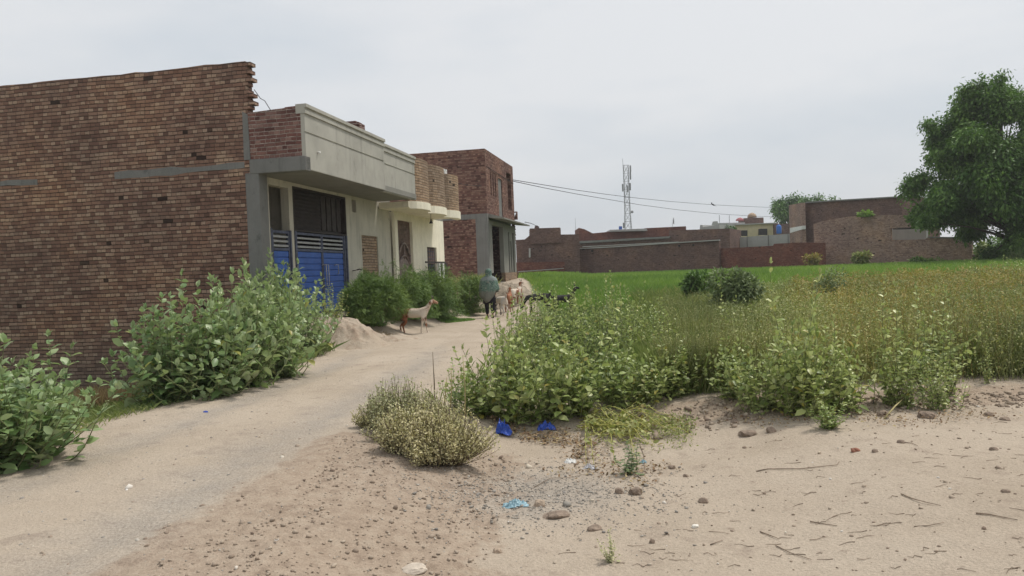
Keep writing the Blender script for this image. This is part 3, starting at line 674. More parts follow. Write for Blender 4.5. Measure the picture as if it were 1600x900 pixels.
mb = MB(); mb.loft([[(p_.x+q*math.cos(k*math.pi/6), p_.y+.6*q*math.sin(k*math.pi/6), p_.z+z_) for k in range(12)] for q, z_ in ((.62, 0), (.55, .22), (.25, .42), (.03, .47))]); cn = MB(); mb.tube([(p_.x, p_.y, p_.z-.6), (p_.x, p_.y, p_.z+.1)], .05, 6)
tag(mb.build('parasol', simple('faded_red_cloth', (.42, .16, .17), .15), None), 'faded red sunshade on the distant cream house roof', 'parasol')
p_ = atY(1217, 358, 104)
mb = MB(); mb.loft([[(p_.x+q*math.cos(k*math.pi/6), p_.y+q*math.sin(k*math.pi/6), p_.z+z_) for k in range(12)] for q, z_ in ((.30, -.62), (.34, -.5), (.34, .35), (.28, .5), (.12, .56), (.12, .62), (.03, .63))]); tag(mb.build('water_tank', simple('tank_blue', (.03, .14, .48), .1, rough=.4), None), 'bright blue water tank right of the distant cream house', 'water tank')
B6b = thing('shed', 'low dull brown shed with flat roof behind the blue water tank', 'shed', atY(1225, 365, 107))
pwall('wall', (1212, 107), (1241, 107), [(1212, 350), (1237, 349.2), (1241, 349.5)], .5, 4, M['brick_far'], B6b)
B6c = thing('outbuilding', 'pale roofed outbuilding at the left end of the distant cream house', 'building', atY(1108, 356, 100))
pwall('wall', (1093, 100), (1124, 98), [(1093, 360), (1094, 351.5), (1097.5, 351.5), (1098, 355), (1124, 351)], .5, 4, M['pale_block'], B6c)
B7 = thing('brick_building', 'tall plain dark brown brick building left of the big tree', 'building', atY(1258, 400, 74))
pwall('front_wall', (1258, 74), (1409, 66), [(1258, 316.5), (1300, 313.5), (1406, 307.2), (1409, 307.6)], .3, 6, M['brick_far'], B7)
pwall('side_wall', (1238, 79.5), (1258, 74), [(1238, 320.5), (1258, 316.5)], .3, .35, M['brick_right'], B7)  # paler brick than the front: the light on this face is in its colour
pwall('top_line', (1256, 73.8), (1409, 65.8), [(1258, 315.6), (1300, 312.6), (1406, 306.4), (1408, 306.6), (1406, 308.5), (1300, 314.6), (1258, 317.6)], .3, .3, M['concrete'], B7, bases=True)
pwall('white_base', (1239, 78.9), (1259, 73.3), [(1239, 356), (1259, 352.5), (1259, 358), (1239, 364)], .3, .3, M['white_paint'], B7, bases=True)
B8 = thing('boundary_wall', 'worn brown brick wall with a broken roofless corner beside the big tree', 'wall', atY(1400, 418, 58))
pwall('wall', (1271, 60), (1391, 56), [(1271, 350), (1283, 346), (1310, 341), (1325, 338.5), (1391, 335.5)], .2, .3, M['brick_right'], B8)
pwall('wall', (1391, 56), (1446, 54.2), [(1391, 375), (1446, 374)], .2, .3, M['brick_right'], B8)
pwall('lintel', (1391, 55.98), (1446, 54.18), [(1391, 335.5), (1430, 336), (1446, 338), (1446, 356), (1391, 357)], .2, .3, M['brick_right'], B8, bases=True)
pwall('slab', (1394, 55.9), (1446, 54.1), [(1395, 356.2), (1446, 355), (1446, 357.4), (1395, 358.6)], .2, .6, M['grille'], B8, bases=True)
pwall('back_wall', (1391, 58), (1447, 56), [(1388, 357), (1447, 355)], .5, .3, M['pale_block'], B8)
pwall('lower_wall', (1446, 54.2), (1518, 52), [(1446, 374), (1449, 371), (1500, 371.5), (1518, 373.5)], .2, .3, M['brick_right'], B8)
pwall('top_line', (1446, 54.1), (1518, 51.9), [(1449, 369.8), (1500, 370.4), (1518, 372.4), (1518, 374), (1500, 372.2), (1449, 371.6)], .2, .32, M['concrete'], B8, bases=True)
B9 = thing('boundary_wall', 'low dark wall in the shade under the big tree at the right edge', 'wall', atY(1560, 410, 51))
pwall('wall', (1519, 51.5), (1660, 47), [(1519, 398), (1660, 392)], .1, .3, M['brick_far'], B9)

# ------------------------------------------------------------------ tower, mast, power lines
TY = 250.0; tb = atY(983, 400, TY); tp = lambda px, py: atY(px, py, TY)
T = thing('telecom_tower', 'tall grey lattice telecom tower with antenna panels above the brick walls', 'tower', (tb.x, TY, 1.0))
zt_ = tp(983, 258).z-1.0
def tw(z): return 1.45-(1.45-.78)*min(1, z/(zt_*.62))
def lattice(T, zt_, tw, nlev, rleg, rbr, mat):
    for sx, sy in ((1, 1), (1, -1), (-1, 1), (-1, -1)):
        mb = MB(); mb.tube([(sx*tw(z), sy*tw(z), z) for z in np.linspace(0, zt_, 8)], rleg, 5); mb.build('leg', mat, T)
    zz = np.linspace(0, zt_, nlev+1); mb = MB()
    for i in range(nlev):
        a, b = tw(zz[i]), tw(zz[i+1])
        for (x0, y0), (x1, y1) in (((1, 1), (1, -1)), ((1, -1), (-1, -1)), ((-1, -1), (-1, 1)), ((-1, 1), (1, 1))):
            mb.tube([(x0*a, y0*a, zz[i]), (x1*b, y1*b, zz[i+1])], rbr, 4); mb.tube([(x1*a, y1*a, zz[i]), (x0*b, y0*b, zz[i+1])], rbr, 4)
            mb.tube([(x0*b, y0*b, zz[i+1]), (x1*b, y1*b, zz[i+1])], rbr, 4)
    mb.build('bracing', mat, T)
M['tower'] = simple('tower_steel', (.22, .225, .235), .1, .5, .6)
lattice(T, zt_, tw, 13, .065, .042, M['tower'])
mb = MB(); mb.tube([(-.9, 0, zt_-2), (-.95, 0, zt_+2.2)], .07, 5); mb.build('mast', M['tower'], T)
for dx_, dy_, fz, h_ in ((-1.35, -.6, .75, 2.4), (1.3, -.5, .86, 2.6), (1.25, .5, .76, 2.4), (-1.4, .2, .40, 1.8), (1.35, -.7, .93, 2.2), (0, -1.3, .74, 2.2)):
    mb = MB(); mb.box(dx_-.24, dx_+.24, dy_-.12, dy_+.12, zt_*fz, zt_*fz+h_); mb.tube([(dx_*.6, dy_*.6, zt_*fz+h_/2), (dx_, dy_, zt_*fz+h_/2)], .05, 4); mb.build('antenna_panel', M['tower'], T, bevel=.04)
for fz, sx in ((.55, 1), (.30, -1)):
    mb = MB(); c0 = Vector((sx*1.3, -1.0, zt_*fz)); mb.loft([[(c0.x+q*math.cos(k*math.pi/5), c0.y-dd, c0.z+q*math.sin(k*math.pi/5)) for k in range(10)] for q, dd in ((.45, .3), (.42, .0), (.1, -.15))]); mb.build('dish', M['tower'], T)
mb_ = atY(901, 400, 180); T2 = thing('radio_mast', 'short thin radio mast rising behind the left brick compound', 'mast', (mb_.x, 180, 1.0))
z2 = atY(901, 340, 180).z-1
mb = MB(); mb.tube([(0, 0, 0), (0, 0, z2)], [.10, .035], 5); mb.tube([(.45, 0, 0), (.0, 0, z2*.8)], .035, 5); mb.tube([(-.45, 0, 0), (0, 0, z2*.8)], .035, 5)
for k in range(9): q = .45*(1-k/9.5); mb.tube([(-q, 0, z2*.8*k/9), (q*.95, 0, z2*.8*(k+.5)/9)], .022, 4)
mb.build('pole', M['tower'], T2)
a1 = h2w(.05, 29.6, 0); 
def wire_pts(pts, Y0, Y1, x0, x1): return [atY(px, py, Y0+(Y1-Y0)*(px-x0)/(x1-x0)) for px, py in pts]
y1_ = a1.y
W1 = [(801, 281), (850, 289), (900, 297), (950, 304), (1000, 310), (1050, 315), (1114, 320), (1160, 322.3), (1212, 324.5)]
cable('power_line', wire_pts(W1, y1_, 115, 801, 1212), .022, 'upper black overhead wire running from the brick house to the far tree', 'power line')
W2 = [(801, 283), (850, 293.5), (900, 303), (950, 311.5), (1000, 320), (1060, 328), (1120, 334), (1182, 338), (1245, 339.5)]
cable('power_line', wire_pts(W2, y1_, 118, 801, 1245), .022, 'lower black overhead wire sagging from the brick house towards the distant cream house', 'power line')
cable('power_line', [atY(820, 347, 44.8), atY(830, 349, 55), atY(838, 353, 68), atY(843, 357, 71.7)], .02, 'short wire from the concrete canopy to the left compound roof', 'power line')
cable('side_wire', [h2w(0.01, 22.6, 7.0), h2w(.03, 24.5, 6.95), h2w(.03, 29.6, 6.85)], .014, 'wire clipped along the upper brick wall of the two storey house', mat=M['wire'])
p_ = atY(1114, 320, 94)
mb = MB(); mb.loft([[(p_.x+dx_, p_.y+q*math.cos(k*math.pi/3), p_.z+.02+q*math.sin(k*math.pi/3)-dx_*.5) for k in range(6)] for dx_, q in ((-.2, .03), (-.1, .09), (.05, .11), (.14, .06), (.24, .03), (.4, .02))]); mb.tube([(p_.x-.13, p_.y, p_.z+.1), (p_.x-.16, p_.y, p_.z+.26), (p_.x-.25, p_.y, p_.z+.24)], [.06, .07, .01], 6)
tag(mb.build('bird', M['wire'], None), 'small dark bird perched on the upper overhead wire', 'bird')
p_ = atY(1051, 352, 95)
a_ = thing('satellite_dish', 'small dish on the stepped brick roof behind the boundary wall', 'satellite dish', p_)
mb = MB(); mb.tube([(0, 0, -.3), (0, 0, .35)], .03, 5); mb.build('pole', M['steel'], a_)
mb = MB(); mb.loft([[(.05+dd*.6+.0*q, -dd+q*math.cos(k*math.pi/5)*.5, .5+q*math.sin(k*math.pi/5)+dd*.2+q*math.cos(k*math.pi/5)*.3) for k in range(10)] for q, dd in ((.42, .15), (.3, .03), (.05, -.03))]); mb.build('dish', M['steel'], a_)

# ------------------------------------------------------------------ vegetation
def inst(TV, TF, X, Y, Z, P, S):
    """copies of a template: X,Y,Z (n,3) axes, P (n,3), S (n,) or (n,3)"""
    n, k = len(P), len(TV); S = np.asarray(S, float); S = S[:, None]*np.ones(3) if S.ndim == 1 else S
    V = (P[:, None, :] + TV[None, :, 0:1]*(X*S[:, 0:1])[:, None, :] + TV[None, :, 1:2]*(Y*S[:, 1:2])[:, None, :] + TV[None, :, 2:3]*(Z*S[:, 2:3])[:, None, :]).reshape(-1, 3)
    F = (TF[None]+(np.arange(n)*k)[:, None, None]).reshape(-1, TF.shape[1])
    return V, F
def unit(a): return a/np.maximum(np.linalg.norm(a, axis=1, keepdims=True), 1e-9)
def frames(D_, up=None, g=rng):
    """X along D_, Z roughly up with random tilt"""
    X = unit(D_); r = np.array([0, 0, 1.0])+g.normal(0, .45, X.shape) if up is None else up
    Y = unit(np.cross(r, X)); Z = np.cross(X, Y); return X, Y, Z
def join(parts):
    Vs, Fs, b = [], [], 0
    for V, F in parts: Vs.append(V); Fs.append(F+b); b += len(V)
    return np.concatenate(Vs), np.concatenate(Fs)
# broad oval leaf, folded along the midrib, tip drooping
LV = np.array([(0, 0, 0), (.32, 0, -.0), (.70, 0, .0), (1, 0, -.10), (.26, .24, .07), (.66, .22, .06), (.26, -.24, .07), (.66, -.22, .06)])
LF = np.array([(0, 1, 4), (0, 6, 1), (1, 5, 4), (1, 2, 5), (1, 7, 2), (1, 6, 7), (2, 3, 5), (2, 7, 3)])
# little leaf (two triangles)
SV = np.array([(0, 0, 0), (.5, .22, .03), (1, 0, 0), (.5, -.22, .03)]); SF = np.array([(0, 1, 2), (0, 2, 3)])[:, ::-1]
# pinnate feather spray
_v, _f = [], []
for i in range(7):
    x = .12+.13*i; L_ = .20*(1-.07*i)
    for sgn in (1, -1):
        b = len(_v); _v += [(x, 0, 0), (x+.06+L_*.3, sgn*L_*.9, -.02), (x+.04, sgn*L_*.95, -.03), (x-.03, sgn*L_*.3, 0)]; _f += [(b, b+1, b+2), (b, b+2, b+3)]
FV = np.array(_v); FF = np.array(_f)
def stem_tris(paths, r0, r1):
    """three sided tapered stems; paths (n,m,3)"""
    n, m, _ = paths.shape; T_ = np.gradient(paths, axis=1); T_ /= np.maximum(np.linalg.norm(T_, axis=2, keepdims=True), 1e-9)
    ref = np.where(np.abs(T_[..., 2:3]) > .9, np.array([1.0, 0, 0]), np.array([0, 0, 1.0])); A = np.cross(T_, ref); A /= np.linalg.norm(A, axis=2, keepdims=True); B = np.cross(T_, A)
    rr = np.linspace(r0, r1, m)[None, :, None]; ring = np.stack([paths+rr*(A*math.cos(t_)+B*math.sin(t_)) for t_ in (0, 2.09, 4.19)], 2)
    V = ring.reshape(-1, 3); F = []
    base = (np.arange(n)*m*3)[:, None]+(np.arange(m-1)*3)[None, :]; base = base.ravel()
    for k in range(3):
        k2 = (k+1) % 3; F.append(np.stack([base+k, base+k2, base+3+k2], 1)); F.append(np.stack([base+k, base+3+k2, base+3+k], 1))
    return V, np.concatenate(F)

def broad_shrub(seed, h=1.3, rad=.55, ns=24, leaf=.155, pairs=15, lean=.5, bare=.12, straggle=0):
    g = np.random.default_rng(seed); m = 9; paths = []
    for i in range(ns):
        a = g.uniform(0, 6.283); q = math.sqrt(g.uniform(0, 1)); hh = h*(1-.5*q*q)*g.uniform(.62, 1.08); out = rad*q*g.uniform(.9, 1.25)
        if i < straggle: hh = h*g.uniform(1.05, 1.25)
        t_ = np.linspace(0, 1, m); bx, by = g.normal(0, .10*rad/.5, 2)
        bend = g.normal(0, .07, 2)
        x = bx+math.cos(a)*out*(t_**(.8))+bend[0]*np.sin(t_*5); y = by+math.sin(a)*out*(t_**.8)+bend[1]*np.sin(t_*5+1); z = hh*(t_**(1+.2*q))-.05
        paths.append(np.stack([x, y, z], 1))
    paths = np.array(paths); sv = stem_tris(paths, .009, .003)
    P, Dr, S = [], [], []
    for i in range(ns):
        p = paths[i]; np_ = int(pairs*(p[-1, 2]/h)*g.uniform(.85, 1.15))+2; ph = g.uniform(0, 6.28)
        for k in range(np_):
            t_ = bare+(1-bare)*(k+g.uniform(-.2, .2))/(np_-1); t_ = min(max(t_, .03), 1)*(m-1); j = min(int(t_), m-2); c = p[j]+(p[j+1]-p[j])*(t_-j)
            tt = t_/(m-1); a = ph+k*1.571+g.normal(0, .25)
            for sgn in (0, math.pi):
                if g.random() < .10: continue
                e = .05+.6*tt**2+g.normal(0, .32); d = np.array([math.cos(a+sgn)*math.cos(e), math.sin(a+sgn)*math.cos(e), math.sin(e)])
                P.append(c); Dr.append(d); S.append(leaf*(1-.45*tt**4)*g.uniform(.45, 1.18)*(.8 if tt < .15 else 1))
        for k in range(3):
            d = np.array([g.normal(0, .35), g.normal(0, .35), 1.0]); P.append(p[-1]); Dr.append(d); S.append(leaf*g.uniform(.35, .6))
    P = np.array(P); Dr = np.array(Dr); S = np.array(S)
    up = np.array([0, 0, 1.0])+g.normal(0, .35, P.shape)-.35*unit(Dr)
    X, Y, Z = frames(Dr, up); S3 = np.stack([S, S*g.uniform(.95, 1.35, len(S)), S], 1)
    lv = inst(LV, LF, X, Y, Z, P, S3)
    return np_mesh('stem', *sv), np_mesh('foliage', *lv)
M['leaf_big'] = leaf_mat('broad_leaf', [(.14, .225, .08), (.21, .30, .12), (.30, .385, .18), (.38, .45, .25)], (.34, .41, .26), .25, .42, .5, (.30, .29, .07), .95)
M['leaf_pale'] = leaf_mat('pale_leaf', [(.17, .23, .065), (.27, .345, .10), (.41, .47, .17), (.55, .58, .28)], (.42, .46, .25), .28, .42, .5, (.34, .30, .07), .92)
M['leaf_dull'] = leaf_mat('dull_leaf', [(.13, .175, .08), (.18, .235, .11), (.24, .29, .15)], (.2, .24, .15), .22, .6, .3)
M['leaf_acacia'] = leaf_mat('feathery_leaf', [(.09, .15, .05), (.14, .22, .075), (.22, .31, .12)], None, .2, .6, .25, patch=1.2)
M['leaf_tree'] = leaf_mat('tree_leaf', [(.06, .13, .034), (.10, .195, .05), (.165, .28, .08)], None, .22, .55, .3, patch=.5)
M['leaf_dry'] = leaf_mat('dry_greyish_leaf', [(.38, .36, .20), (.52, .49, .30), (.64, .60, .40), (.33, .34, .18)], None, .15, .8, .15)
M['weed_green'] = leaf_mat('weed_green', [(.19, .225, .085), (.27, .295, .125), (.37, .38, .18), (.50, .49, .28)], None, .25, .65, .2, (.27, .22, .09), .9, patch=.35)
M['weed_yellow'] = leaf_mat('weed_yellow', [(.22, .22, .08), (.33, .29, .11), (.42, .34, .15), (.34, .23, .10)], None, .25, .75, .2, patch=.4)
M['crop'] = leaf_mat('crop_green', [(.17, .285, .075), (.22, .34, .095), (.27, .38, .125)], None, .3, .6, .2, patch=.12)
M['grass'] = leaf_mat('grass_green', [(.16, .215, .075), (.23, .28, .105), (.31, .33, .17)], None, .25, .6, .2, patch=1.0)
M['grass_dry'] = leaf_mat('grass_dry', [(.25, .17, .09), (.34, .25, .14), (.20, .12, .08)], None, .2, .8, .15)
M['stem'] = simple('green_stem', (.21, .23, .11), .3, 8); M['stem_dry'] = simple('woody_stem', (.19, .15, .10), .3, 8)
M['bark'] = simple('bark', (.085, .065, .05), .35, 5, .95, .02)
def near_scale(D): return D/9.0
BV = []
for i, kw in enumerate((dict(h=1.3, rad=.58, ns=34), dict(h=1.3, rad=.50, ns=30, straggle=2), dict(h=1.3, rad=.66, ns=40, pairs=15), dict(h=1.3, rad=.34, ns=10, pairs=15, straggle=2, leaf=.13), dict(h=1.3, rad=.62, ns=64, pairs=17, leaf=.17, bare=.02), dict(h=1.3, rad=.72, ns=66, pairs=16, leaf=.17, bare=.02))):
    s_, l_ = broad_shrub(40+i, **kw); BV.append((s_, l_))
BV_small = [broad_shrub(90+i, h=1.3, rad=.5, ns=34, leaf=.10, pairs=18) for i in range(3)]
def place_shrub(px, base, top, label, group, var=0, mat='leaf_pale', wide=1.0, name='leafy_shrub', D=None, small=False, cat='shrub', zoff=0):
    if D is None: p = ground_at(px, base)
    else:
        p = atY(px, base, D); p.z = tz(p.x, p.y)
    hgt = atY(px, top, p.y).z-p.z; s = max(hgt, .15)/1.2
    t_ = thing(name, label, cat, (p.x, p.y, p.z+zoff), random.uniform(0, 6.28), group); t_.scale = (s*wide, s*wide, s)
    sm, lm = (BV_small if small else BV)[var]
    key = (sm.name, lm.name, mat); 
    if key not in place_shrub.cache:
        a, b = sm.copy(), lm.copy(); a.materials.clear(); b.materials.clear(); a.materials.append(M['stem']); b.materials.append(M[mat]); place_shrub.cache[key] = (a, b)
    a, b = place_shrub.cache[key]
    for nm, me in (('stem', a), ('foliage', b)):
        o = bpy.data.objects.new(nm, me); col.objects.link(o); o.parent = t_
    return t_
place_shrub.cache = {}
GL = 'big leafy milkweed shrubs beside the tall brick wall'
S_ = place_shrub
S_(12, 728, 545, 'large leafy shrub nearest the camera, cut off by the left edge', GL, 5, 'leaf_big', 1.05)
S_(-75, 735, 520, 'tall leafy shrub mostly outside the left edge, behind the nearest left shrub', GL, 4, 'leaf_big', 1.1)
S_(55, 702, 568, 'rounded leafy shrub at the right side of the left foreground clump', GL, 4, 'leaf_big', .95)
for a in ((262, 628, 478, 'leafy shrub at the lower left end of the big roadside clump below the brick wall', 4, 1.0), (322, 618, 440, 'full leafy shrub at the front of the big clump by the brick wall', 5, .8),
          (385, 604, 428, 'tall leafy shrub at the front middle of the big clump by the concrete column', 4, .75), (440, 588, 425, 'bushy leafy shrub at the front right of the big clump beside the track', 5, .72),
          (285, 592, 445, 'leafy shrub at the back left of the big clump against the brick wall', 4, .7), (352, 578, 425, 'tallest leafy shrub at the back of the big clump before the brick wall', 5, .7),
          (425, 558, 408, 'tall leafy shrub rising over the blue wicket gate edge', 4, .62), (482, 555, 440, 'leafy shrub in front of the blue double gate', 5, .7), (455, 530, 425, 'leafy shrub close behind the clump at the foot of the blue gate', 4, .7)):
    S_(a[0], a[1], a[2], a[3], GL, a[4], 'leaf_big', a[5])
S_(520, 512, 448, 'small pale leafy shrub between the earth mound and the blue gate', GL, 1, 'leaf_pale', .9, small=True)
S_(564, 505, 455, 'thin yellowish leafy shrub right behind the earth mound', GL, 2, 'leaf_pale', .7, small=True)
S_(150, 604, 535, 'dull green shrub low against the brick wall, left of the big clump', 'dull green shrubs in the dip by the brick wall', 4, 'leaf_dull', 1.0)
S_(200, 600, 538, 'dull green shrub in the dip touching the big clump from the left', 'dull green shrubs in the dip by the brick wall', 5, 'leaf_dull', .9)
GC = 'pale leafy shrubs in the thicket right of the track'
for px, b_, t_, lb, v, wd in (
    (712, 640, 575, 'short sparse shrub with bare yellow stalks at the left tip of the thicket', 3, 1.5), (752, 648, 560, 'low pale shrub second from the left tip of the thicket', 1, 1.2),
    (800, 655, 500, 'leafy shrub at the front left of the thicket above the first blue bag', 0, .9), (850, 655, 510, 'leafy shrub at the front of the thicket above the second blue bag', 2, .85),
    (905, 645, 515, 'leafy shrub in the front row of the thicket behind the creeping vine', 1, .95), (960, 632, 520, 'leafy shrub at the front right of the thicket', 0, .95),
    (1010, 628, 535, 'rounded leafy shrub near the right end of the thicket front', 2, .9), (1052, 618, 540, 'low leafy shrub at the right end of the thicket front', 1, 1.1),
    (805, 590, 468, 'upright leafy shrub standing on the track side of the thicket', 1, .7), (855, 592, 470, 'leafy shrub in the middle row of the thicket, left part', 0, .8),
    (915, 590, 452, 'leafy shrub in the very middle of the thicket', 2, .8), (970, 588, 455, 'leafy shrub in the middle row of the thicket, right part', 0, .8), (1025, 585, 475, 'leafy shrub at the right of the middle row of the thicket', 1, .9),
    (845, 548, 452, 'low leafy shrub in the back row below the black goats', 1, .9), (898, 545, 448, 'leafy shrub at the back of the thicket hiding the black goats', 0, .8),
    (822, 552, 462, 'low leafy shrub at the track side in front of the grazing black goat', 2, 1.0), (866, 546, 452, 'leafy shrub between the two black goats', 0, .95), (948, 545, 432, 'tallest narrow shrub at the back of the thicket against the green field', 1, .8), (992, 545, 444, 'leafy shrub at the back right of the thicket', 2, .8), (1030, 548, 470, 'leafy shrub at the far right back of the thicket', 0, .9)):
    S_(px, b_, t_, lb, GC, v, 'leaf_pale', wd, small=(b_ < 600 and v != 3))
GR = 'pale leafy shrubs along the sand edge on the right'
for px, b_, t_, lb, v, wd in (
    (1150, 622, 530, 'leafy shrub at the left end of the right hand clump', 0, .9), (1195, 640, 515, 'leafy shrub left of the fullest one in the right hand clump', 2, .8),
    (1250, 648, 462, 'fullest tall shrub in the middle of the right hand clump', 1, .62), (1262, 645, 510, 'broad leafy shrub at the front of the right hand clump', 2, .9), (1318, 642, 515, 'leafy shrub right of the fullest one in the right hand clump', 0, .9),
    (1385, 630, 470, 'tall thin shrub with pale leaves up its stalk in the right hand clump', 3, .8), (1408, 636, 530, 'leafy shrub below the tall thin one on the right', 1, .9), (1462, 640, 545, 'leafy shrub hanging over the sand edge at the right end', 0, .9),
    (1478, 615, 480, 'thin tall shrub behind the right end of the clump', 3, .8), (1440, 612, 475, 'slender pale shrub rising from the weeds on the right', 3, .8), (1132, 560, 478, 'slender green shrub standing in the fine grass between the two clumps', 3, .9),
    (1298, 668, 625, 'tiny leafy shoot on the sand below the right hand clump', 1, 1.4), (1545, 600, 540, 'single thin stalk with pale leaves near the right edge', 3, .7)):
    S_(px, b_, t_, lb, GR, v, 'leaf_pale', wd, small=(v in (0, 1) and px > 1380))
for k, (px, D, t_, wd) in enumerate(((1230, 30, 428, 1.3), (1368, 27, 428, 1.2), (1455, 30, 418, 1.1), (1520, 30, 408, 1.3), (1575, 29, 402, 1.3), (1296, 40, 412, 1.4), (1600, 27, 410, 1.2), (1400, 44, 408, 1.3))):
    S_(px, 470, t_, ['pale leafy shrub at the near edge of the green field, left part', 'pale leafy shrub before the worn brick wall', 'pale leafy shrub under the overhanging tree branch', 'tall pale leafy shrub in front of the dark wall end', 'tall pale leafy shrub before the shade of the big tree', 'small pale shrub on the green field near the reddish wall', 'pale leafy shrub at the right edge before the big tree', 'small pale shrub at the foot of the worn brick wall'][k], 'pale shrubs scattered in the far field', [0, 1, 2][k % 3], 'leaf_pale', wd, D=D, small=True)

# foliage from blobs: small leaves or feather sprays on shells
def blob_points(g, blobs, n, shell=.45):
    w_ = np.array([b[3]**2 if not isinstance(b[3], tuple) else b[3][0]*b[3][2] for b in blobs]); c = g.choice(len(blobs), n, p=w_/w_.sum())
    C = np.array([b[:3] for b in blobs])[c]; Rr = np.array([(b[3],)*3 if not isinstance(b[3], tuple) else b[3] for b in blobs])[c]
    d = unit(g.normal(0, 1, (n, 3))); q = (1-shell*g.random(n)**1.4)[:, None]
    lump = 1+.22*np.sin(d[:, 0:1]*7+c[:, None])*np.sin(d[:, 1:2]*6+c[:, None]*2)*np.cos(d[:, 2:3]*5)
    return C+d*Rr*q*lump, d
def leaf_cloud(g, blobs, n, size, TV=SV, TF=SF, shell=.5, droop=.3, var=.4):
    P, d = blob_points(g, blobs, n, shell); Dr = d+g.normal(0, .6, d.shape); Dr[:, 2] -= droop
    X, Y, Z = frames(Dr, g=g); S = size*g.uniform(1-var, 1+var, n)
    return inst(TV, TF, X, Y, Z, P, S)
def cloud_bush(name, label, cat, px, base, top, wpx, mat, leaf, n, group=None, D=None, TV=SV, TF=SF, nb=9, seed=0, depth=.8, kindmat='stem_dry', ntw=40, zoff=0, twigs=True):
    g = np.random.default_rng(seed)
    if D is None: p = ground_at(px, base)
    else:
        p = atY(px, base, D); p.z = p.z if zoff else tz(p.x, p.y)
    h = atY(px, top, p.y).z-p.z; wd = wpx/FPX*p.y/2
    bl = []
    for i in range(nb):
        a = g.uniform(0, 6.28); q = math.sqrt(g.random())*.62; zz = h*(.10 if i%3==0 else g.uniform(.2, .80))
        bl.append((math.cos(a)*q*wd, math.sin(a)*q*wd*depth, zz, (wd*g.uniform(.28, .45), wd*g.uniform(.28, .45)*depth, min(h*g.uniform(.18, .32), zz*.98))))
    t_ = thing(name, label, cat, p, 0, group)
    tw_ = []
    for i in range(ntw):
        b = bl[g.integers(nb)]; e = np.array(b[:3])+unit(g.normal(0, 1, (1, 3)))[0]*np.array(b[3])*1.08
        tt = np.linspace(0, 1, 6)[:, None]; st = np.array([g.normal(0, wd*.08), g.normal(0, wd*.08), -.03]); mid = (st+e)/2+np.array([0, 0, h*.1])
        tw_.append((1-tt)**2*st+2*tt*(1-tt)*mid+tt**2*e)
    link_mesh('stem', np_mesh('stem', *stem_tris(np.array(tw_), .012*h, .003*h)), M[kindmat], t_)
    parts = [leaf_cloud(g, bl, n, leaf, TV, TF, .6)]
    V, F = join(parts); V[:, 2] = np.maximum(V[:, 2], .01)
    link_mesh('foliage', np_mesh('foliage', V, F), M[mat], t_)
    return t_
GA = 'feathery dark green acacia bushes in front of the houses'
for k, (px, b_, t_, wp, lb) in enumerate(((590, 509, 432, 105, 'dark feathery bush left of the walking goat below the bricked up doorway'), (645, 499, 436, 100, 'dark feathery bush right behind the walking goat'),
        (690, 497, 430, 110, 'dark feathery bush below the window of the cream house'), (732, 490, 428, 80, 'feathery bush just left of the walking person'), (622, 500, 415, 90, 'feathery bush against the arched grey gate'),
        (668, 494, 422, 100, 'feathery bush at the foot of the cream wall'), (566, 506, 428, 70, 'feathery bush with a thin upright sprig beside the mound'))):
    cloud_bush('acacia_bush', lb, 'bush', px, b_, t_, wp, 'leaf_acacia', .125, 6500, GA, None, FV, FF, 24, 200+k, .85)
mb = MB()
# long arching sprigs
g = np.random.default_rng(5); P = []; Dr = []; pth = []
base_ = ground_at(590, 500)
for k in range(9):
    e = atY([565, 560, 598, 612, 640, 655, 575, 700, 720][k], [418, 440, 412, 408, 416, 420, 425, 420, 424][k], base_.y+.6+.3*k); s0 = Vector((e.x+.25, e.y+.1, e.z-.9)); md = (s0+e)/2+Vector((.12, 0, .18))
    tt = np.linspace(0, 1, 7)[:, None]; pp = (1-tt)**2*np.array(s0)+2*tt*(1-tt)*np.array(md)+tt**2*np.array(e); pth.append(pp)
    for q in np.linspace(.1, 1, 16):
        c = (1-q)**2*np.array(s0)+2*q*(1-q)*np.array(md)+q*q*np.array(e)
        for r_ in range(2): P.append(c); Dr.append(g.normal(0, 1, 3)+np.array([0, 0, .2]))
X, Y, Z = frames(np.array(Dr)); V, F = inst(FV, FF, X, Y, Z, np.array(P), np.full(len(P), .15))
t_ = thing('acacia_bush', 'thin arching feathery branches rising above the bushes by the arched gate', 'bush', (0, 0, 0), 0, GA)
link_mesh('stem', np_mesh('stem', *stem_tris(np.array(pth), .008, .003)), M['stem_dry'], t_); link_mesh('foliage', np_mesh('foliage', V, F), M['leaf_acacia'], t_)

cloud_bush('round_bush', 'round dark green bush in the green field left of the olive bush', 'bush', 1088, 456, 418, 62, 'leaf_acacia', .13, 3200, 'round bushes in the field', 24, nb=10, seed=31, depth=1)
cloud_bush('round_bush', 'wide dull olive bush before the green field, right of the rounder one', 'bush', 1145, 485, 416, 92, 'leaf_dull', .10, 5200, 'round bushes in the field', 18, nb=12, seed=32, depth=1)
cloud_bush('round_bush', 'small round green bush against the worn brick wall', 'bush', 1348, 420, 393, 34, 'weed_green', .22, 1500, None, 52, seed=33, depth=1)
cloud_bush('round_bush', 'low grey green twiggy bush between the weeds and the green field', 'bush', 1290, 462, 420, 90, 'leaf_dull', .08, 2600, None, 22, nb=10, seed=34, depth=1, ntw=120)
cloud_bush('wild_shrub', 'pale dusty shrub at the corner of the reddish field wall', 'shrub', 1268, 418, 398, 34, 'weed_yellow', .2, 900, None, 55, seed=35, depth=1)
cloud_bush('wild_shrub', 'green weeds at the foot of the worn wall below the hanging branches', 'shrub', 1450, 424, 402, 66, 'leaf_acacia', .2, 1500, None, 50, seed=36, depth=.6)
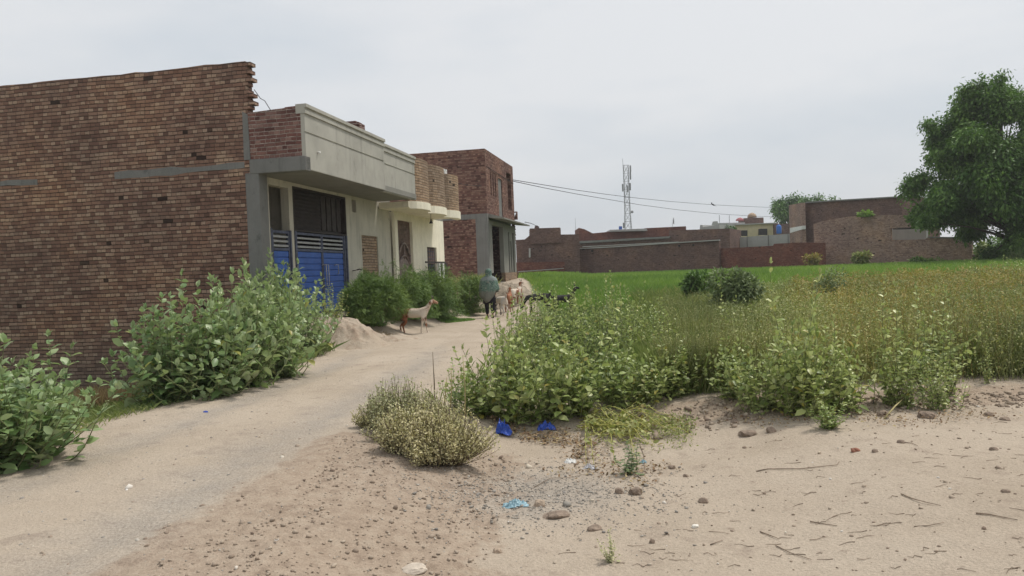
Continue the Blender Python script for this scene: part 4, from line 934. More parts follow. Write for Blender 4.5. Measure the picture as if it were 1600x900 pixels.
cloud_bush('wild_shrub', 'dark green thicket under the left side of the big tree', 'shrub', 1562, 425, 372, 120, 'leaf_tree', .22, 5200, None, 56, seed=41, depth=.5, nb=14)
cloud_bush('wild_shrub', 'dark green hedge under the big tree at the picture edge', 'shrub', 1640, 430, 380, 130, 'leaf_tree', .22, 4200, None, 55, seed=42, depth=.5, nb=12)
cloud_bush('wild_shrub', 'dusty pale shrub behind the end of the worn brick wall', 'shrub', 1548, 412, 380, 50, 'leaf_pale', .25, 1300, None, 50, seed=37, depth=.6)
cloud_bush('roof_tree', 'small dark tree in front of the left end of the distant cream house', 'tree', 1138, 372, 351, 30, 'leaf_tree', .32, 900, None, 99, seed=38, depth=1, zoff=1)
cloud_bush('wall_plant', 'bright yellow green plant growing over the pale block wall', 'plant', 1246, 380, 365, 24, 'crop', .3, 500, None, 79, seed=39, depth=1, zoff=1)
cloud_bush('wall_plant', 'small green weeds growing on top of the worn brick wall', 'plant', 1352, 339, 328, 34, 'crop', .22, 360, None, 56.8, seed=40, depth=.3, zoff=1)

# dry grey brush beside the track
def dry_brush(px, base, h, rad, seed, label, n=520):
    g = np.random.default_rng(seed); p = ground_at(px, base); t_ = thing('dry_brush', label, 'brush', p, 0, 'dry greyish brush beside the track'); pth = []; P = []; Dr = []
    for i in range(n):
        a = g.uniform(0, 6.28); q = math.sqrt(g.random()); wv = 1+.22*math.sin(a*3+seed)+.13*math.sin(a*7+seed*2); e = np.array([math.cos(a)*rad*q*wv, math.sin(a)*rad*q*.8*wv, h*(1-.5*q*q)*g.uniform(.55, 1.22)*(1+.15*math.sin(a*4+q*5+seed))])
        s0 = np.array([math.cos(a)*rad*q*.35, math.sin(a)*rad*q*.3, -.03]); md = s0*.5+e*.5+np.array([math.cos(a)*.10*rad, math.sin(a)*.1*rad, -h*.02])+g.normal(0, .03, 3)
        tt = np.linspace(0, 1, 6)[:, None]; pp = (1-tt)**2*s0+2*tt*(1-tt)*md+tt**2*e; pth.append(pp)
        k = g.integers(16, 26); qq = g.uniform(.25, 1, k)**.8
        c = ((1-qq)**2)[:, None]*s0+(2*qq*(1-qq))[:, None]*md+(qq**2)[:, None]*e+g.normal(0, .012, (k, 3)); P.append(c); dd = g.normal(0, .8, (k, 3)); dd[:, 2] += .6; Dr.append(dd)
    P = np.concatenate(P); Dr = np.concatenate(Dr); X, Y, Z = frames(Dr, g=g)
    S = g.uniform(.012, .034, len(P)); V, F = inst(SV, SF, X, Y, Z, P, np.stack([S, S*1.2, S], 1))
    link_mesh('stem', np_mesh('stem', *stem_tris(np.array(pth), .0035, .0015)), M['stem_dry'], t_); link_mesh('foliage', np_mesh('foliage', V, F), M['leaf_dry'], t_)
dry_brush(622, 672, .42, .36, 51, 'pale greenish dry brush on the track edge, the one farther back')
dry_brush(690, 722, .42, .42, 52, 'pale dry brush at the slope, the nearest and lowest one', 640)
dry_brush(640, 706, .34, .30, 53, 'pale dry brush at the left front of the brush clump', 420)
dry_brush(662, 694, .42, .44, 55, 'pale dry brush filling the middle of the brush clump', 560)
dry_brush(586, 668, .22, .20, 54, 'small greenish dry brush at the left end of the brush clump', 200)

# ---- creeping vine on the sand
t_ = thing('creeping_vine', 'creeping green vine with yellow runners sprawling over the sand', 'plant', ground_at(985, 690))
g = np.random.default_rng(61); pth = []; P = []; Dr = []; S = []; o = t_.location
for i in range(46):
    sx, sy = g.uniform(895, 990), g.uniform(645, 690); ex, ey = sx+g.uniform(20, 110), sy+g.uniform(-8, 26)
    if i > 40: ex, ey = sx+g.uniform(-5, 30), 730
    if i < 6: sx, sy, ex, ey = g.uniform(900, 915), 645+i*6, 985+g.uniform(0, 30), 672+i*4
    a = ground_at(sx, sy); b = ground_at(min(ex, 1082), min(ey, 738)); pp = []
    for q in np.linspace(0, 1, 8):
        c = a.lerp(b, q); c.z = tz(c.x, c.y)+.02+.10*math.sin(q*3.1)*g.uniform(.4, 1.4)*(1.4 if i < 6 else 1); pp.append(np.array(c-o))
    pth.append(np.array(pp))
    for q in range(13 if i >= 6 else 5):
        j = g.integers(7); f_ = g.random(); P.append(pp[j]*(1-f_)+pp[j+1]*f_+g.normal(0, .02, 3)); d = g.normal(0, 1, 3); d[2] = abs(d[2])*.6; Dr.append(d); S.append(g.uniform(.035, .075))
X, Y, Z = frames(np.array(Dr), g=g); V, F = inst(LV, LF, X, Y, Z, np.array(P), np.array(S))
gt = 2600; gp = []
for i in range(gt):
    px_, py_ = g.uniform(925, 1082), 0; py_ = 672+g.normal(0, 12)+(px_-1000)*.05; gp.append((px_, py_))
gp = np.array(gp); pts = [ground_at(a, b) for a, b in gp[::9]]
gg = np.array([[p.x-o.x, p.y-o.y, p.z-o.z] for p in pts]); gg = np.repeat(gg, 9, 0)+g.normal(0, .05, (len(gg)*9, 3))*np.array([1, 1, .0]); gg[:, 2] += g.uniform(0, .10, len(gg))
dd = g.normal(0, 1, gg.shape); dd[:, 2] = np.abs(dd[:, 2]); X, Y, Z = frames(dd, g=g); V2, F2 = inst(SV, SF, X, Y, Z, gg, g.uniform(.02, .045, len(gg)))
V, F = join([(V, F), (V2, F2)])
link_mesh('runner', np_mesh('runner', *stem_tris(np.array(pth), .006, .003)), simple('yellow_runner', (.42, .40, .12), .2), t_); link_mesh('foliage', np_mesh('foliage', V, F), M['weed_green'], t_)
S_(985, 742, 700, 'small wilted leafy sprig on the sand below the creeping vine', None, 3, 'leaf_dull', 2.2, name='leafy_sprig', cat='plant')
S_(955, 880, 838, 'tiny dry weed tuft in the bottom foreground sand', None, 3, 'leaf_dry', 1.4, name='dry_weed', cat='plant', small=False)

# ---- uncountable growth
def region_pts(g, n, x0, x1, y0, y1, powy=1.6):
    y = y0+(y1-y0)*g.random(n)**powy; x = g.uniform(0, 1, n); xl = x0(y); xh = x1(y); return xl+(xh-xl)*x, y
def herbs(name, label, cat, n, xf, yf, mat, hh, leaf, nl, seed, cond=None, powy=1.6, stemmat=True):
    g = np.random.default_rng(seed); x, y = region_pts(g, n, xf[0], xf[1], yf[0], yf[1], powy)
    if cond is not None: k = cond(x, y, g); x, y = x[k], y[k]
    n = len(x); z = terr(x, y)-.02; h = (hh(x, y) if callable(hh) else hh)*g.uniform(.55, 1.15, n)*(1+.5*fbm(x, y, .5, 3))
    base = np.stack([x, y, z], 1); ln = np.stack([g.normal(0, .16, n)*h, g.normal(0, .16, n)*h, h], 1)
    tt = np.linspace(0, 1, 4); paths = base[:, None, :]+ln[:, None, :]*tt[None, :, None]+ (np.stack([g.normal(0, .05, n), g.normal(0, .05, n), np.zeros(n)], 1)[:, None, :]*(tt*(1-tt)*2)[None, :, None])
    sv = stem_tris(paths, .004, .002)
    q = g.uniform(.15, 1.02, (n, nl)); P = base[:, None, :]+ln[:, None, :]*q[:, :, None]+g.normal(0, .05, (n, nl, 3))*np.array([1, 1, .4])
    Dr = g.normal(0, 1, (n, nl, 3)); Dr[:, :, 2] = np.abs(Dr[:, :, 2])*.7+.1
    P = P.reshape(-1, 3); X, Y, Z = frames(Dr.reshape(-1, 3), g=g); S = leaf*g.uniform(.5, 1.3, len(P))*np.repeat(np.clip(y/12, .9, 2.0), nl)
    V, F = join([inst(SV, SF, X, Y, Z, P, S), sv])
    return tag(link_mesh(name, np_mesh(name, V, F), M[mat]), label, cat, kind='stuff')
def blades(name, label, cat, n, xf, yf, mat, h, wdt, seed, cond=None, powy=1.5, lean=.35):
    g = np.random.default_rng(seed); x, y = region_pts(g, n, xf[0], xf[1], yf[0], yf[1], powy)
    if cond is not None: k = cond(x, y, g); x, y = x[k], y[k]
    n = len(x); P = np.stack([x, y, terr(x, y)-.01], 1); hh = (h(x, y) if callable(h) else h)*g.uniform(.5, 1.2, n)
    a = g.uniform(0, 6.28, n); wx = np.cos(a)*(wdt(x, y) if callable(wdt) else wdt); wy = np.sin(a)*(wdt(x, y) if callable(wdt) else wdt); l = g.normal(0, lean, (n, 2))*hh[:, None]
    v0 = P+np.stack([-wx, -wy, 0*wx], 1); v1 = P+np.stack([wx, wy, 0*wx], 1); v2 = P+np.stack([l[:, 0]*.4+wx*.6, l[:, 1]*.4+wy*.6, hh*.6], 1); v3 = P+np.stack([l[:, 0], l[:, 1], hh], 1)
    V = np.stack([v0, v1, v2, v3], 1).reshape(-1, 3); b = (np.arange(n)*4)[:, None]
    F = np.concatenate([b+np.array([0, 1, 2]), b+np.array([0, 2, 3])])
    return tag(link_mesh(name, np_mesh(name, V, F), M[mat]), label, cat, kind='stuff')
xl = lambda y: np.maximum(1.6+.10*(y-9), road_x(y)+1.6+.02*y)
xr = lambda y: .72*y+1.5
def pxof(x, y): return 800+FPX*x/y
herbs('weeds', 'mixed green leafy weeds covering the field on the right', 'weeds', 18000, (lambda y: .25*y+.3, xr), (8.9, 30), 'weed_green', lambda x, y: .68-.009*(y-9), .040, 16, 71, lambda x, y, g: (g.random(len(x)) < smooth(8.8, 9.6, y+.6*fbm(x, y, .8))) & (pxof(x, y) > 1075), 1.9)
herbs('dry_weeds', 'yellow brown ripening weeds along the far side of the field', 'weeds', 9500, (lambda y: .36*y, xr), (15, 33), 'weed_yellow', .62, .05, 12, 72, lambda x, y, g: g.random(len(x)) < smooth(14, 24, y)*(.75+fbm(x, y, .3)*1.2)*smooth(1180, 1300, pxof(x, y)), 1.0)
herbs('weeds', 'sparse taller yellowish weed stalks among the green weeds', 'weeds', 1500, (lambda y: .42*y, xr), (9.3, 22), 'weed_yellow', .85, .04, 14, 73, None, 1.6)
blades('tall_grass', 'fine soft green grass between the two shrub clumps', 'grass', 48000, (lambda y: .16*y, xr), (9.2, 30), 'grass', lambda x, y: .50, lambda x, y: .0008+.00035*(y-9), 74, lambda x, y, g: g.random(len(x)) < np.where(pxof(x, y) < 1120+60*fbm(x, y, .5), 1.0, .04), 1.9)
herbs('fine_herb', 'soft fine leaved herb filling the gap between the two shrub clumps', 'herb', 5200, (lambda y: .19*y, lambda y: .30*y), (9.1, 22), 'weed_green', lambda x, y: .62+0*x, .020, 26, 78, None, 1.9)
blades('ground_grass', 'short green grass under the thicket', 'grass', 16000, (lambda y: road_x(y)+1.6, lambda y: .30*y), (9.0, 26), 'grass', .22, .004, 75, lambda x, y, g: g.random(len(x)) < smooth(.2, 1.4, x-road_x(y)-1.5), 1.6)
blades('crop', 'bright green young crop filling the field before the brick walls', 'crop', 120000, (crop_x, lambda y: .72*y), (26, 76), 'crop', lambda x, y: .34+0*x, lambda x, y: .010+.0006*(y-28), 76, lambda x, y, g: (g.random(len(x)) < smooth(0, .4, x-crop_x(y))), 1.1, .3)
blades('roadside_grass', 'green grass strip between the track and the brick wall dip', 'grass', 34000, (lambda y: road_x(y)-road_w(y)-4.6, lambda y: road_x(y)-road_w(y)-.05), (7.2, 17.2), 'grass', lambda x, y: .10+.12*smooth(11, 14, y), .004, 77, lambda x, y, g: (((x-PX0)*sa+(y-PY0)*ca) < -.1) & (x < road_x(y)-road_w(y)+.1) & (g.random(len(x)) < 1) & (g.random(len(x)) < smooth(0, .5, road_x(y)-road_w(y)-x+.25*fbm(x, y, 1))*smooth(7.2, 8.2, y)), 1.0, .6)
def patch_grass(name, label, px, py, rx, ry, n, h, mat, seed, lean=.5):
    c = ground_at(px, py); g = np.random.default_rng(seed); a = g.uniform(0, 6.28, n); q = np.sqrt(g.random(n)); X0 = c.x+np.cos(a)*q*rx; Y0 = c.y+np.sin(a)*q*ry
    return blades(name, label, 'grass', n, (lambda y: X0, lambda y: X0), (0, 1), mat, h, .004, seed) if False else _pg(name, label, X0, Y0, n, h, mat, g, lean)
def _pg(name, label, x, y, n, h, mat, g, lean):
    P = np.stack([x, y, terr(x, y)-.01], 1); hh = h*g.uniform(.4, 1.2, n); a = g.uniform(0, 6.28, n); wv = np.stack([np.cos(a), np.sin(a), 0*a], 1)*.0045*np.clip(y/12, .6, 3)[:, None]
    tip = P+np.stack([g.normal(0, lean, n)*hh, g.normal(0, lean, n)*hh, hh], 1); mid = P*.5+tip*.5+np.array([0, 0, .08])*hh[:, None]
    V = np.stack([P-wv, P+wv, mid+wv*.6, tip], 1).reshape(-1, 3); b = (np.arange(n)*4)[:, None]; F = np.concatenate([b+np.array([0, 1, 2]), b+np.array([0, 2, 3])])
    return tag(link_mesh(name, np_mesh(name, V, F), M[mat]), label, 'grass', kind='stuff')
patch_grass('grass_patch', 'small flat green grass patch beside the track before the feathery bushes', 700, 499, .85, .9, 6000, .07, 'crop', 81, .8)
patch_grass('dry_grass', 'reddish dry grass tuft beside the left shrub clump', 150, 640, .55, .8, 2600, .42, 'grass_dry', 82, .35)
patch_grass('grass_patch', 'thin olive grass on the earth near the goat', 612, 528, .5, .6, 900, .05, 'grass_dry', 83, .8)
patch_grass('dry_grass', 'olive wild grass at the foot of the two storey house wall', 735, 452, .0+1.1, 1.6, 3000, .6, 'weed_green', 84, .3)

# ---- trees
def tree(name, label, blobs_px, D, depth, n, leaf, trunk, mat='leaf_tree', seed=0, TV=SV, TF=SF, group=None, shell=.55, nsub=8):
    g = np.random.default_rng(seed); tx, tyb, r0 = trunk; b0 = atY(tx, tyb, D); b0.z = tz(b0.x, D)-.1; bl = []; k_ = D/FPX
    for px, py, rp_ in blobs_px:
        c = atY(px, py, D); q = rp_*k_; dd = g.uniform(-1, 1)*depth
        for j in range(nsub):
            d = unit(g.normal(0, 1, (1, 3)))[0]*q*g.uniform(.1, .62)
            bl.append((c.x-b0.x+d[0], dd+d[1]*1.2, c.z-b0.z+d[2]-.1*q, (q*g.uniform(.28, .5), q*g.uniform(.3, .5), q*g.uniform(.25, .45))))
    t_ = thing(name, label, 'tree', b0, 0, group); mb = MB(); top = max(b[2] for b in bl); cx_ = float(np.mean([b[0] for b in bl]))
    trunk_pts = [Vector((0, 0, 0)), Vector((.1, 0, top*.15)), Vector((cx_*.3+.1, .2, top*.35)), Vector((cx_*.5, .1, top*.6)), Vector((cx_*.7, 0, top*.85))]
    mb.tube(trunk_pts, [r0, r0*.8, r0*.6, r0*.35, r0*.1], 10); mb.build('trunk', M['bark'], t_, fix=False)
    for i in range(0, len(bl), 13):
        b = bl[i]; e = Vector(b[:3]); zz = min(max(e.z*.55, top*.12), top*.6); s0 = Vector((cx_*.3*zz/(top*.35) if zz < top*.35 else cx_*.4, .1, zz)); md = s0.lerp(e, .5)+Vector((0, 0, .06*top))
        pts = [s0.lerp(md, q).lerp(md.lerp(e, q), q) for q in (0, .25, .5, .75, 1)]
        lb = MB(); lb.tube(pts, [r0*.26, r0*.2, r0*.12, r0*.06, r0*.02], 6); lb.build('limb', M['bark'], t_, fix=False)
    V, F = leaf_cloud(g, bl, n, leaf, TV, TF, shell, .9)
    V = V+np.repeat(g.normal(0, leaf*.9, (len(V)//len(TV), 3)), len(TV), 0)
    link_mesh('crown', np_mesh('crown', V, F), M[mat], t_)
    return t_
big = [(1545, 166, 36), (1585, 160, 36), (1515, 165, 28), (1500, 200, 34), (1480, 225, 26), (1540, 210, 45), (1590, 205, 45), (1490, 258, 34), (1468, 280, 30), (1540, 270, 50), (1600, 275, 50),
       (1462, 305, 32), (1445, 318, 20), (1495, 303, 40), (1558, 322, 42), (1600, 335, 50), (1458, 336, 17), (1488, 338, 24), (1545, 345, 30), (1592, 372, 34), (1615, 385, 36), (1640, 180, 45), (1650, 250, 55), (1660, 330, 55), (1575, 132, 14), (1508, 142, 10), (1535, 132, 9), (1570, 400, 22), (1585, 408, 28), (1620, 415, 30), (1558, 402, 14), (1600, 372, 40), (1650, 400, 40), (1462, 245, 14), (1438, 345, 14), (1465, 190, 9), (1525, 150, 26), (1560, 160, 36), (1510, 215, 36), (1540, 235, 45), (1500, 290, 40), (1570, 300, 50), (1535, 308, 40), (1600, 150, 30), (1474, 322, 26), (1560, 260, 50), (1530, 180, 40), (1590, 185, 42), (1575, 230, 50), (1520, 250, 44), (1600, 240, 50), (1545, 300, 50), (1590, 350, 40), (1512, 330, 25), (1564, 385, 22)]
tree('big_tree', 'big dark green tree with drooping leafy branches at the right edge', big, 47, 2.6, 230000, .23, (1590, 430, .42), seed=91, shell=.8, nsub=9)
tree('far_tree', 'smaller round crowned tree left of the tall dark brick building', [(1222, 322, 15), (1240, 316, 14), (1262, 316, 15), (1212, 330, 11), (1235, 335, 16), (1215, 318, 8), (1274, 312, 8), (1296, 313, 5), (1250, 330, 14)], 120, 1.6, 9000, .42, (1238, 380, .3), seed=92)
S_(1590, 470, 385, 'pale leafy shrub in the shade at the foot of the big tree', 'pale shrubs scattered in the far field', 2, 'leaf_dull', 1.3, D=44, small=True)

# ------------------------------------------------------------------ earth mounds and rubble
def mound(name, label, px, py, rx, ry, h, seed, mat=None, kind='structure', cat='mound', rough=.06, sharp=1.0, steps=70):
    c = ground_at(px, py); n = steps; u = np.linspace(-1, 1, n); A, B = np.meshgrid(u, u); q = np.sqrt(A*A+B*B)
    X = c.x+A*rx*1.15; Y = c.y+B*ry*1.15; prof = smooth(1.0, .25/sharp, q+.22*fbm(X, Y, 2.2/max(rx, .4), 3)); Z = terr(X, Y)-.06*(q > .93)-.03+h*prof*(1+.35*fbm(X+seed, Y, 2.5/max(rx, .4), 4))
    Z = Z+rough*prof*(fbm(X+seed, Y+3, 6, 5)+1.6*np.clip(vnoise(X*9, Y*9)-.6, 0, 1))
    V_ = np.stack([X.ravel()-c.x, Y.ravel()-c.y, Z.ravel()-c.z], 1); ix = np.arange(n*n).reshape(n, n); F_ = np.stack([ix[:-1, :-1].ravel(), ix[:-1, 1:].ravel(), ix[1:, 1:].ravel(), ix[1:, :-1].ravel()], 1)
    o = link_mesh(name, np_mesh(name, V_, F_, {'clay': np.full(n*n, .45), 'gravel': np.zeros(n*n), 'green': np.zeros(n*n)}, True), mat or M['earth']); o.location = c
    return tag(o, label, cat, kind=kind)
mound('earth_mound', 'crumbly pale earth mound on the bend of the track before the blue gate', 545, 537, .95, .75, .56, 3, rough=.15, sharp=2.2, steps=110)
mound('earth_bank', 'low worn earth bank running on from the mound', 600, 532, 1.0, .6, .16, 8, rough=.10)
mound('rubble_heap', 'low heap of pale rubble in front of the two storey house', 795, 474, 1.25, 2.0, .75, 12, simple('rubble_earth', (.30, .25, .19), .3, 3, .95, .03), rough=.16)
mound('earth_bank', 'low bank of soil at the foot of the blue gate', 530, 487, .9, .6, .22, 15, rough=.12)

def rock(name, label, px, py, wpx, hpx, seed, colr, cat='stone', group=None, kind=None, flat=1, bury=.36, boxy=0):
    g = np.random.default_rng(seed); p = ground_at(px, py); k_ = p.y/FPX; bm = bmesh.new(); bmesh.ops.create_icosphere(bm, subdivisions=3, radius=1)
    off = g.uniform(0, 50)
    for v in bm.verts:
        c = v.co.copy()
        boxy_ = max(boxy, .35)
        if True: m_ = max(abs(c.x), abs(c.y), abs(c.z)); c = c.lerp(c/m_*.82, boxy_)
        nn = fbm(np.array([c.x*1.3+off+c.z]), np.array([c.y*1.3+off*2-c.z]), 1.1, 4)[0]; c *= 1+.95*nn
        v.co = Vector((c.x*wpx*k_/2, c.y*wpx*k_/2*.75, c.z*hpx*k_/1.7))
    me = bpy.data.meshes.new(name); bm.to_mesh(me); bm.free(); me.polygons.foreach_set('use_smooth', [False]*len(me.polygons))
    o = link_mesh(name, me, colr); o.location = p+Vector((0, 0, hpx*k_*(.5-bury))); o.rotation_euler = (0, g.normal(0, .1), g.uniform(-.5, .5)); return tag(o, label, cat, group, kind)
ms = simple('pale_brick_stone', (.42, .33, .25), .2, 20, .95, .004); md_ = simple('dark_clod', (.29, .225, .175), .3, 20, .95, .01); mp_ = simple('pale_stone', (.52, .45, .37), .15, 20, .9, .004); mr = simple('red_clay_brick', (.30, .14, .095), .25, 15, .95, .005); mw = simple('white_chip', (.70, .67, .60), .1, 20)
GS = 'stones and clods lying on the sand'
for px, py, wp, hp, lb, m_, bx in ((843, 791, 19, 14, 'pale square brick half beside the light blue wrapper', ms, .8), (869, 808, 42, 13, 'long dark clod in front of the pale brick half', md_, .3), (928, 827, 22, 8, 'flat dark clod right of the long dark one', md_, .2),
        (646, 892, 40, 12, 'pale flat stone at the bottom edge of the picture', mp_, .4), (777, 864, 13, 11, 'small round tan stone low in the foreground', ms, .1), (994, 771, 22, 15, 'round brown clod right of the litter heap', md_, .2), (967, 770, 14, 11, 'small brown clod left of the round brown clod', md_, .1),
        (1099, 785, 14, 10, 'dark lone stone on the open sand', md_, .2), (1086, 823, 12, 5, 'small flat white stone on the open sand', mw, .2), (1336, 706, 14, 8, 'reddish stone on the sand below the right clump', mr, .3), (1367, 706, 9, 6, 'tiny brown stone right of the reddish one', md_, .2),
        (1408, 693, 12, 8, 'brown stone with a twig beside it on the sand', md_, .2), (1147, 661, 12, 8, 'dark stone on the upper left of the sand strip', md_, .2), (1168, 680, 26, 11, 'wide brown clod near the green clump edge', md_, .3), (1205, 675, 14, 11, 'knobbly brown clod right of the wide one', md_, .2),
        (1449, 652, 30, 15, 'big dark clod at the sand edge under the overhanging shrub', md_, .2), (1545, 650, 16, 10, 'brown clod at the far right sand edge', md_, .2), (1570, 657, 16, 8, 'low brown clod near the right picture edge', md_, .2), (1572, 770, 14, 8, 'dark stone near the right edge on the sand', md_, .2),
        (1552, 705, 14, 9, 'brown stone at the end of the long crack', md_, .2), (900, 727, 9, 5, 'brown stone beside the white scrap', md_, .2), (1019, 847, 10, 8, 'dark small stone low on the sand', md_, .2), (1050, 733, 13, 8, 'brown stone right of the creeping vine', md_, .2),
        (1380, 650, 20, 12, 'crumbled brown clod under the thin tall shrub', md_, .1), (230, 604, 30, 12, 'red clay slab in the dip below the brick wall', mr, .6), (185, 626, 46, 14, 'broken reddish brick slab beside the dry grass', mr, .7), (215, 619, 32, 14, 'broken red brick between the slabs in the dip', mr, .7), (178, 635, 26, 8, 'pale broken slab at the roadside grass', ms, .6),
        (655, 474+18, 10, 6, 'white stone under the feathery bushes', mw, .3), (1072, 745, 9, 6, 'small clod at the right of the wilted sprig', md_, .1)):
    rock('clod' if m_ is md_ else ('broken_brick' if m_ is mr or bx > .5 else 'stone'), lb, px, py, wp, hp, int(px*7+py), m_, 'clod' if m_ is md_ else ('brick' if m_ is mr or bx > .5 else 'stone'), GS, boxy=bx)
# pebbles, crumbs, litter: too many to count
def crumbs(name, label, cat, fn, n, seed, mat, size, flat=.6, lift=.0):
    g = np.random.default_rng(seed); x, y = fn(g, n); n = len(x); bm = bmesh.new(); bmesh.ops.create_icosphere(bm, subdivisions=1, radius=1)
    TV = np.array([v.co[:] for v in bm.verts]); TF = np.array([[v.index for v in f.verts] for f in bm.faces]); bm.free(); TV = TV*(1+g.normal(0, .18, (len(TV), 1)))
    S = size*np.exp(g.normal(0, .45, n)); X, Y, Z = frames(g.normal(0, 1, (n, 3))*np.array([1, 1, .2]), g=g); z = terr(x, y)+micro(x, y)+S*.25+lift
    V, F = inst(TV, TF, X, Y, Z, np.stack([x, y, z], 1), np.stack([S, S*g.uniform(.5, .9, n), S*flat*g.uniform(.6, 1, n)], 1))
    return tag(link_mesh(name, np_mesh(name, V, F), M[mat] if isinstance(mat, str) else mat), label, cat, kind='stuff')
def rnd_mat(name, cols):
    t = MT(name); t.color(t.ramp(t.geo().outputs['Random Per Island'], [(i/(len(cols)-1), c) for i, c in enumerate(cols)])); t.b.inputs['Roughness'].default_value = .95; return t.m
M['crumb'] = rnd_mat('earth_crumb', [(.28, .22, .17), (.38, .31, .24), (.22, .165, .125), (.44, .37, .29)])
M['grit'] = rnd_mat('road_grit', [(.20, .185, .17), (.34, .31, .27), (.26, .24, .21), (.48, .44, .38)])
M['chips'] = rnd_mat('pale_chips', [(.62, .58, .50), (.50, .42, .32), (.72, .70, .66)])
M['litter'] = rnd_mat('dead_leaves', [(.17, .105, .06), (.26, .17, .10), (.36, .26, .15), (.12, .08, .05), (.42, .34, .17)])
def area(x0, x1, y0, y1, p=1.5):
    def f(g, n): y = y0+(y1-y0)*g.random(n)**p; x = g.uniform(x0, x1, n); k = np.abs(x/y) < .8; return x[k], y[k]
    return f
def road_area(g, n):
    y = 3+13*g.random(n)**1.6; dr = g.normal(0, 1, n); dr = np.where(np.abs(dr) < 2.4, dr, 0); return road_x(y)+dr*.95, y
crumbs('earth_crumbs', 'small crumbs of earth scattered over the bare sand', 'gravel', area(-3, 7, 2.8, 9.5), 2400, 301, 'crumb', .007)
crumbs('earth_crumbs', 'crumbly lumps of turned earth on the slope right of the track', 'gravel', lambda g, n: ((lambda y: (road_x(y)+g.uniform(1.0, 3.0, n), y))(3+4.2*g.random(n))), 2200, 302, 'crumb', .0075)
crumbs('road_grit', 'grey grit scattered on the track', 'gravel', road_area, 4200, 303, 'grit', .006)
crumbs('road_grit', 'grey grit gathered in the hollow right of the brush', 'gravel', lambda g, n: (g.normal(.15, .55, n), g.normal(6.0, .5, n)), 3600, 304, 'grit', .006)
crumbs('pale_chips', 'a few pale chips scattered in the foreground', 'gravel', area(-3, 6, 2.8, 9, 1.2), 170, 305, 'chips', .010)
crumbs('earth_crumbs', 'clods along the crumbled edge where the shrubs meet the sand', 'gravel', lambda g, n: ((lambda x: (x, 8.25+.25*fbm(x, x*0, .8)+g.normal(0, .22, n)))(g.uniform(.8, 6.2, n))), 1500, 306, 'crumb', .017)
def leaf_litter(name, label, pts, n, spread, seed, size=.035):
    g = np.random.default_rng(seed); c = [ground_at(*p) for p in pts]; k = g.integers(len(c), size=n); x = np.array([q.x for q in c])[k]+g.normal(0, spread, n); y = np.array([q.y for q in c])[k]+g.normal(0, spread, n)
    D_ = g.normal(0, 1, (n, 3))*np.array([1, 1, .45]); X, Y, Z = frames(D_, g=g); S = size*g.uniform(.5, 1.4, n); V, F = inst(LV, LF, X, Y, Z, np.stack([x, y, terr(x, y)+.012+g.random(n)*.03], 1), S)
    return tag(link_mesh(name, np_mesh(name, V, F), M['litter']), label, 'leaf litter', kind='stuff')
leaf_litter('leaf_litter', 'brown dead leaves heaped below the thicket by the blue bags', [(800, 672), (830, 685), (860, 690), (890, 692), (870, 680), (915, 700), (910, 715), (780, 660)], 900, .10, 311)
leaf_litter('leaf_litter', 'thin dead leaves and scraps around the wilted sprig', [(900, 740), (935, 735), (975, 745), (1010, 740), (1000, 760), (960, 725), (1025, 730)], 330, .12, 312, .03)
leaf_litter('leaf_litter', 'dead leaves along the sand edge of the right clump', [(1150+k*33, 655+6*math.sin(k)) for k in range(13)], 700, .14, 313, .028)
# twigs
mt_ = simple('dry_twig', (.26, .20, .15), .3, 20)
def twig(pts, r, label, cat='twig', mat=None, lift=.0):
    P = []
    for i, p in enumerate(pts):
        q = ground_at(*p); q.z += .008+(lift*math.sin(math.pi*i/(len(pts)-1)) if len(pts) > 1 else 0)+float(micro(np.array([q.x]), np.array([q.y]))[0]); P.append(q)
    mb = MB(); mb.tube(P, [r*.7*(1-.6*i/(len(P)-1)) for i in range(len(P))], 5); return tag(mb.build('twig', mat or mt_, fix=False), label, cat, 'dry twigs lying on the sand')
twig([(1408, 774), (1425, 781), (1445, 788), (1470, 793)], .007, 'long thin curved twig on the open sand at right')
twig([(1266, 816), (1280, 819), (1308, 824)], .007, 'short dark twig left of the bent one on the sand')
twig([(1428, 824), (1450, 823), (1475, 817)], .006, 'bent dark twig low on the right sand')
twig([(1188, 831), (1205, 839), (1215, 843)], .007, 'forked twig on the lower sand')
twig([(1212, 855), (1235, 865), (1268, 875)], .006, 'thin pale twig below the forked one')
twig([(1525, 802), (1545, 804), (1560, 807), (1590, 812)], .008, 'knotty twig near the right picture edge')
twig([(1412, 693), (1425, 695), (1434, 699)], .006, 'little twig beside the brown stone')
twig([(1382, 655), (1400, 648), (1410, 640), (1408, 622)], .014, 'bent yellow stalk curling out of the sand edge', 'stalk', simple('yellow_stalk', (.42, .36, .18), .2), .10)
twig([(1000, 698), (1006, 712), (1008, 738)], .006, 'thin brown stick standing through the litter')
twig([(835, 762), (860, 752), (890, 748), (920, 742)], .005, 'thin bowed twig on the grey grit')
twig([(1182, 740), (1200, 736), (1250, 734), (1308, 728), (1312, 722)], .007, 'long twig lying across a crack in the sand')
twig([(1110, 852), (1130, 845)], .006, 'straight short stick on the lower sand')
g = np.random.default_rng(9)
pth = []
for i in range(120):
    px, py = g.uniform(880, 1640), 640+250*g.random()**.9; c = ground_at(px, py); a = g.uniform(-.5, .5)+(math.pi if g.random() < .5 else 0); L_ = g.uniform(.03, .13); m_ = []
    for q in np.linspace(0, 1, 4):
        x = c.x+math.cos(a)*L_*q; y = c.y+math.sin(a)*L_*q+.02*math.sin(q*4)*g.normal(); m_.append((x, y, tz(x, y)+float(micro(np.array([x]), np.array([y]))[0])+.004))
    pth.append(m_)
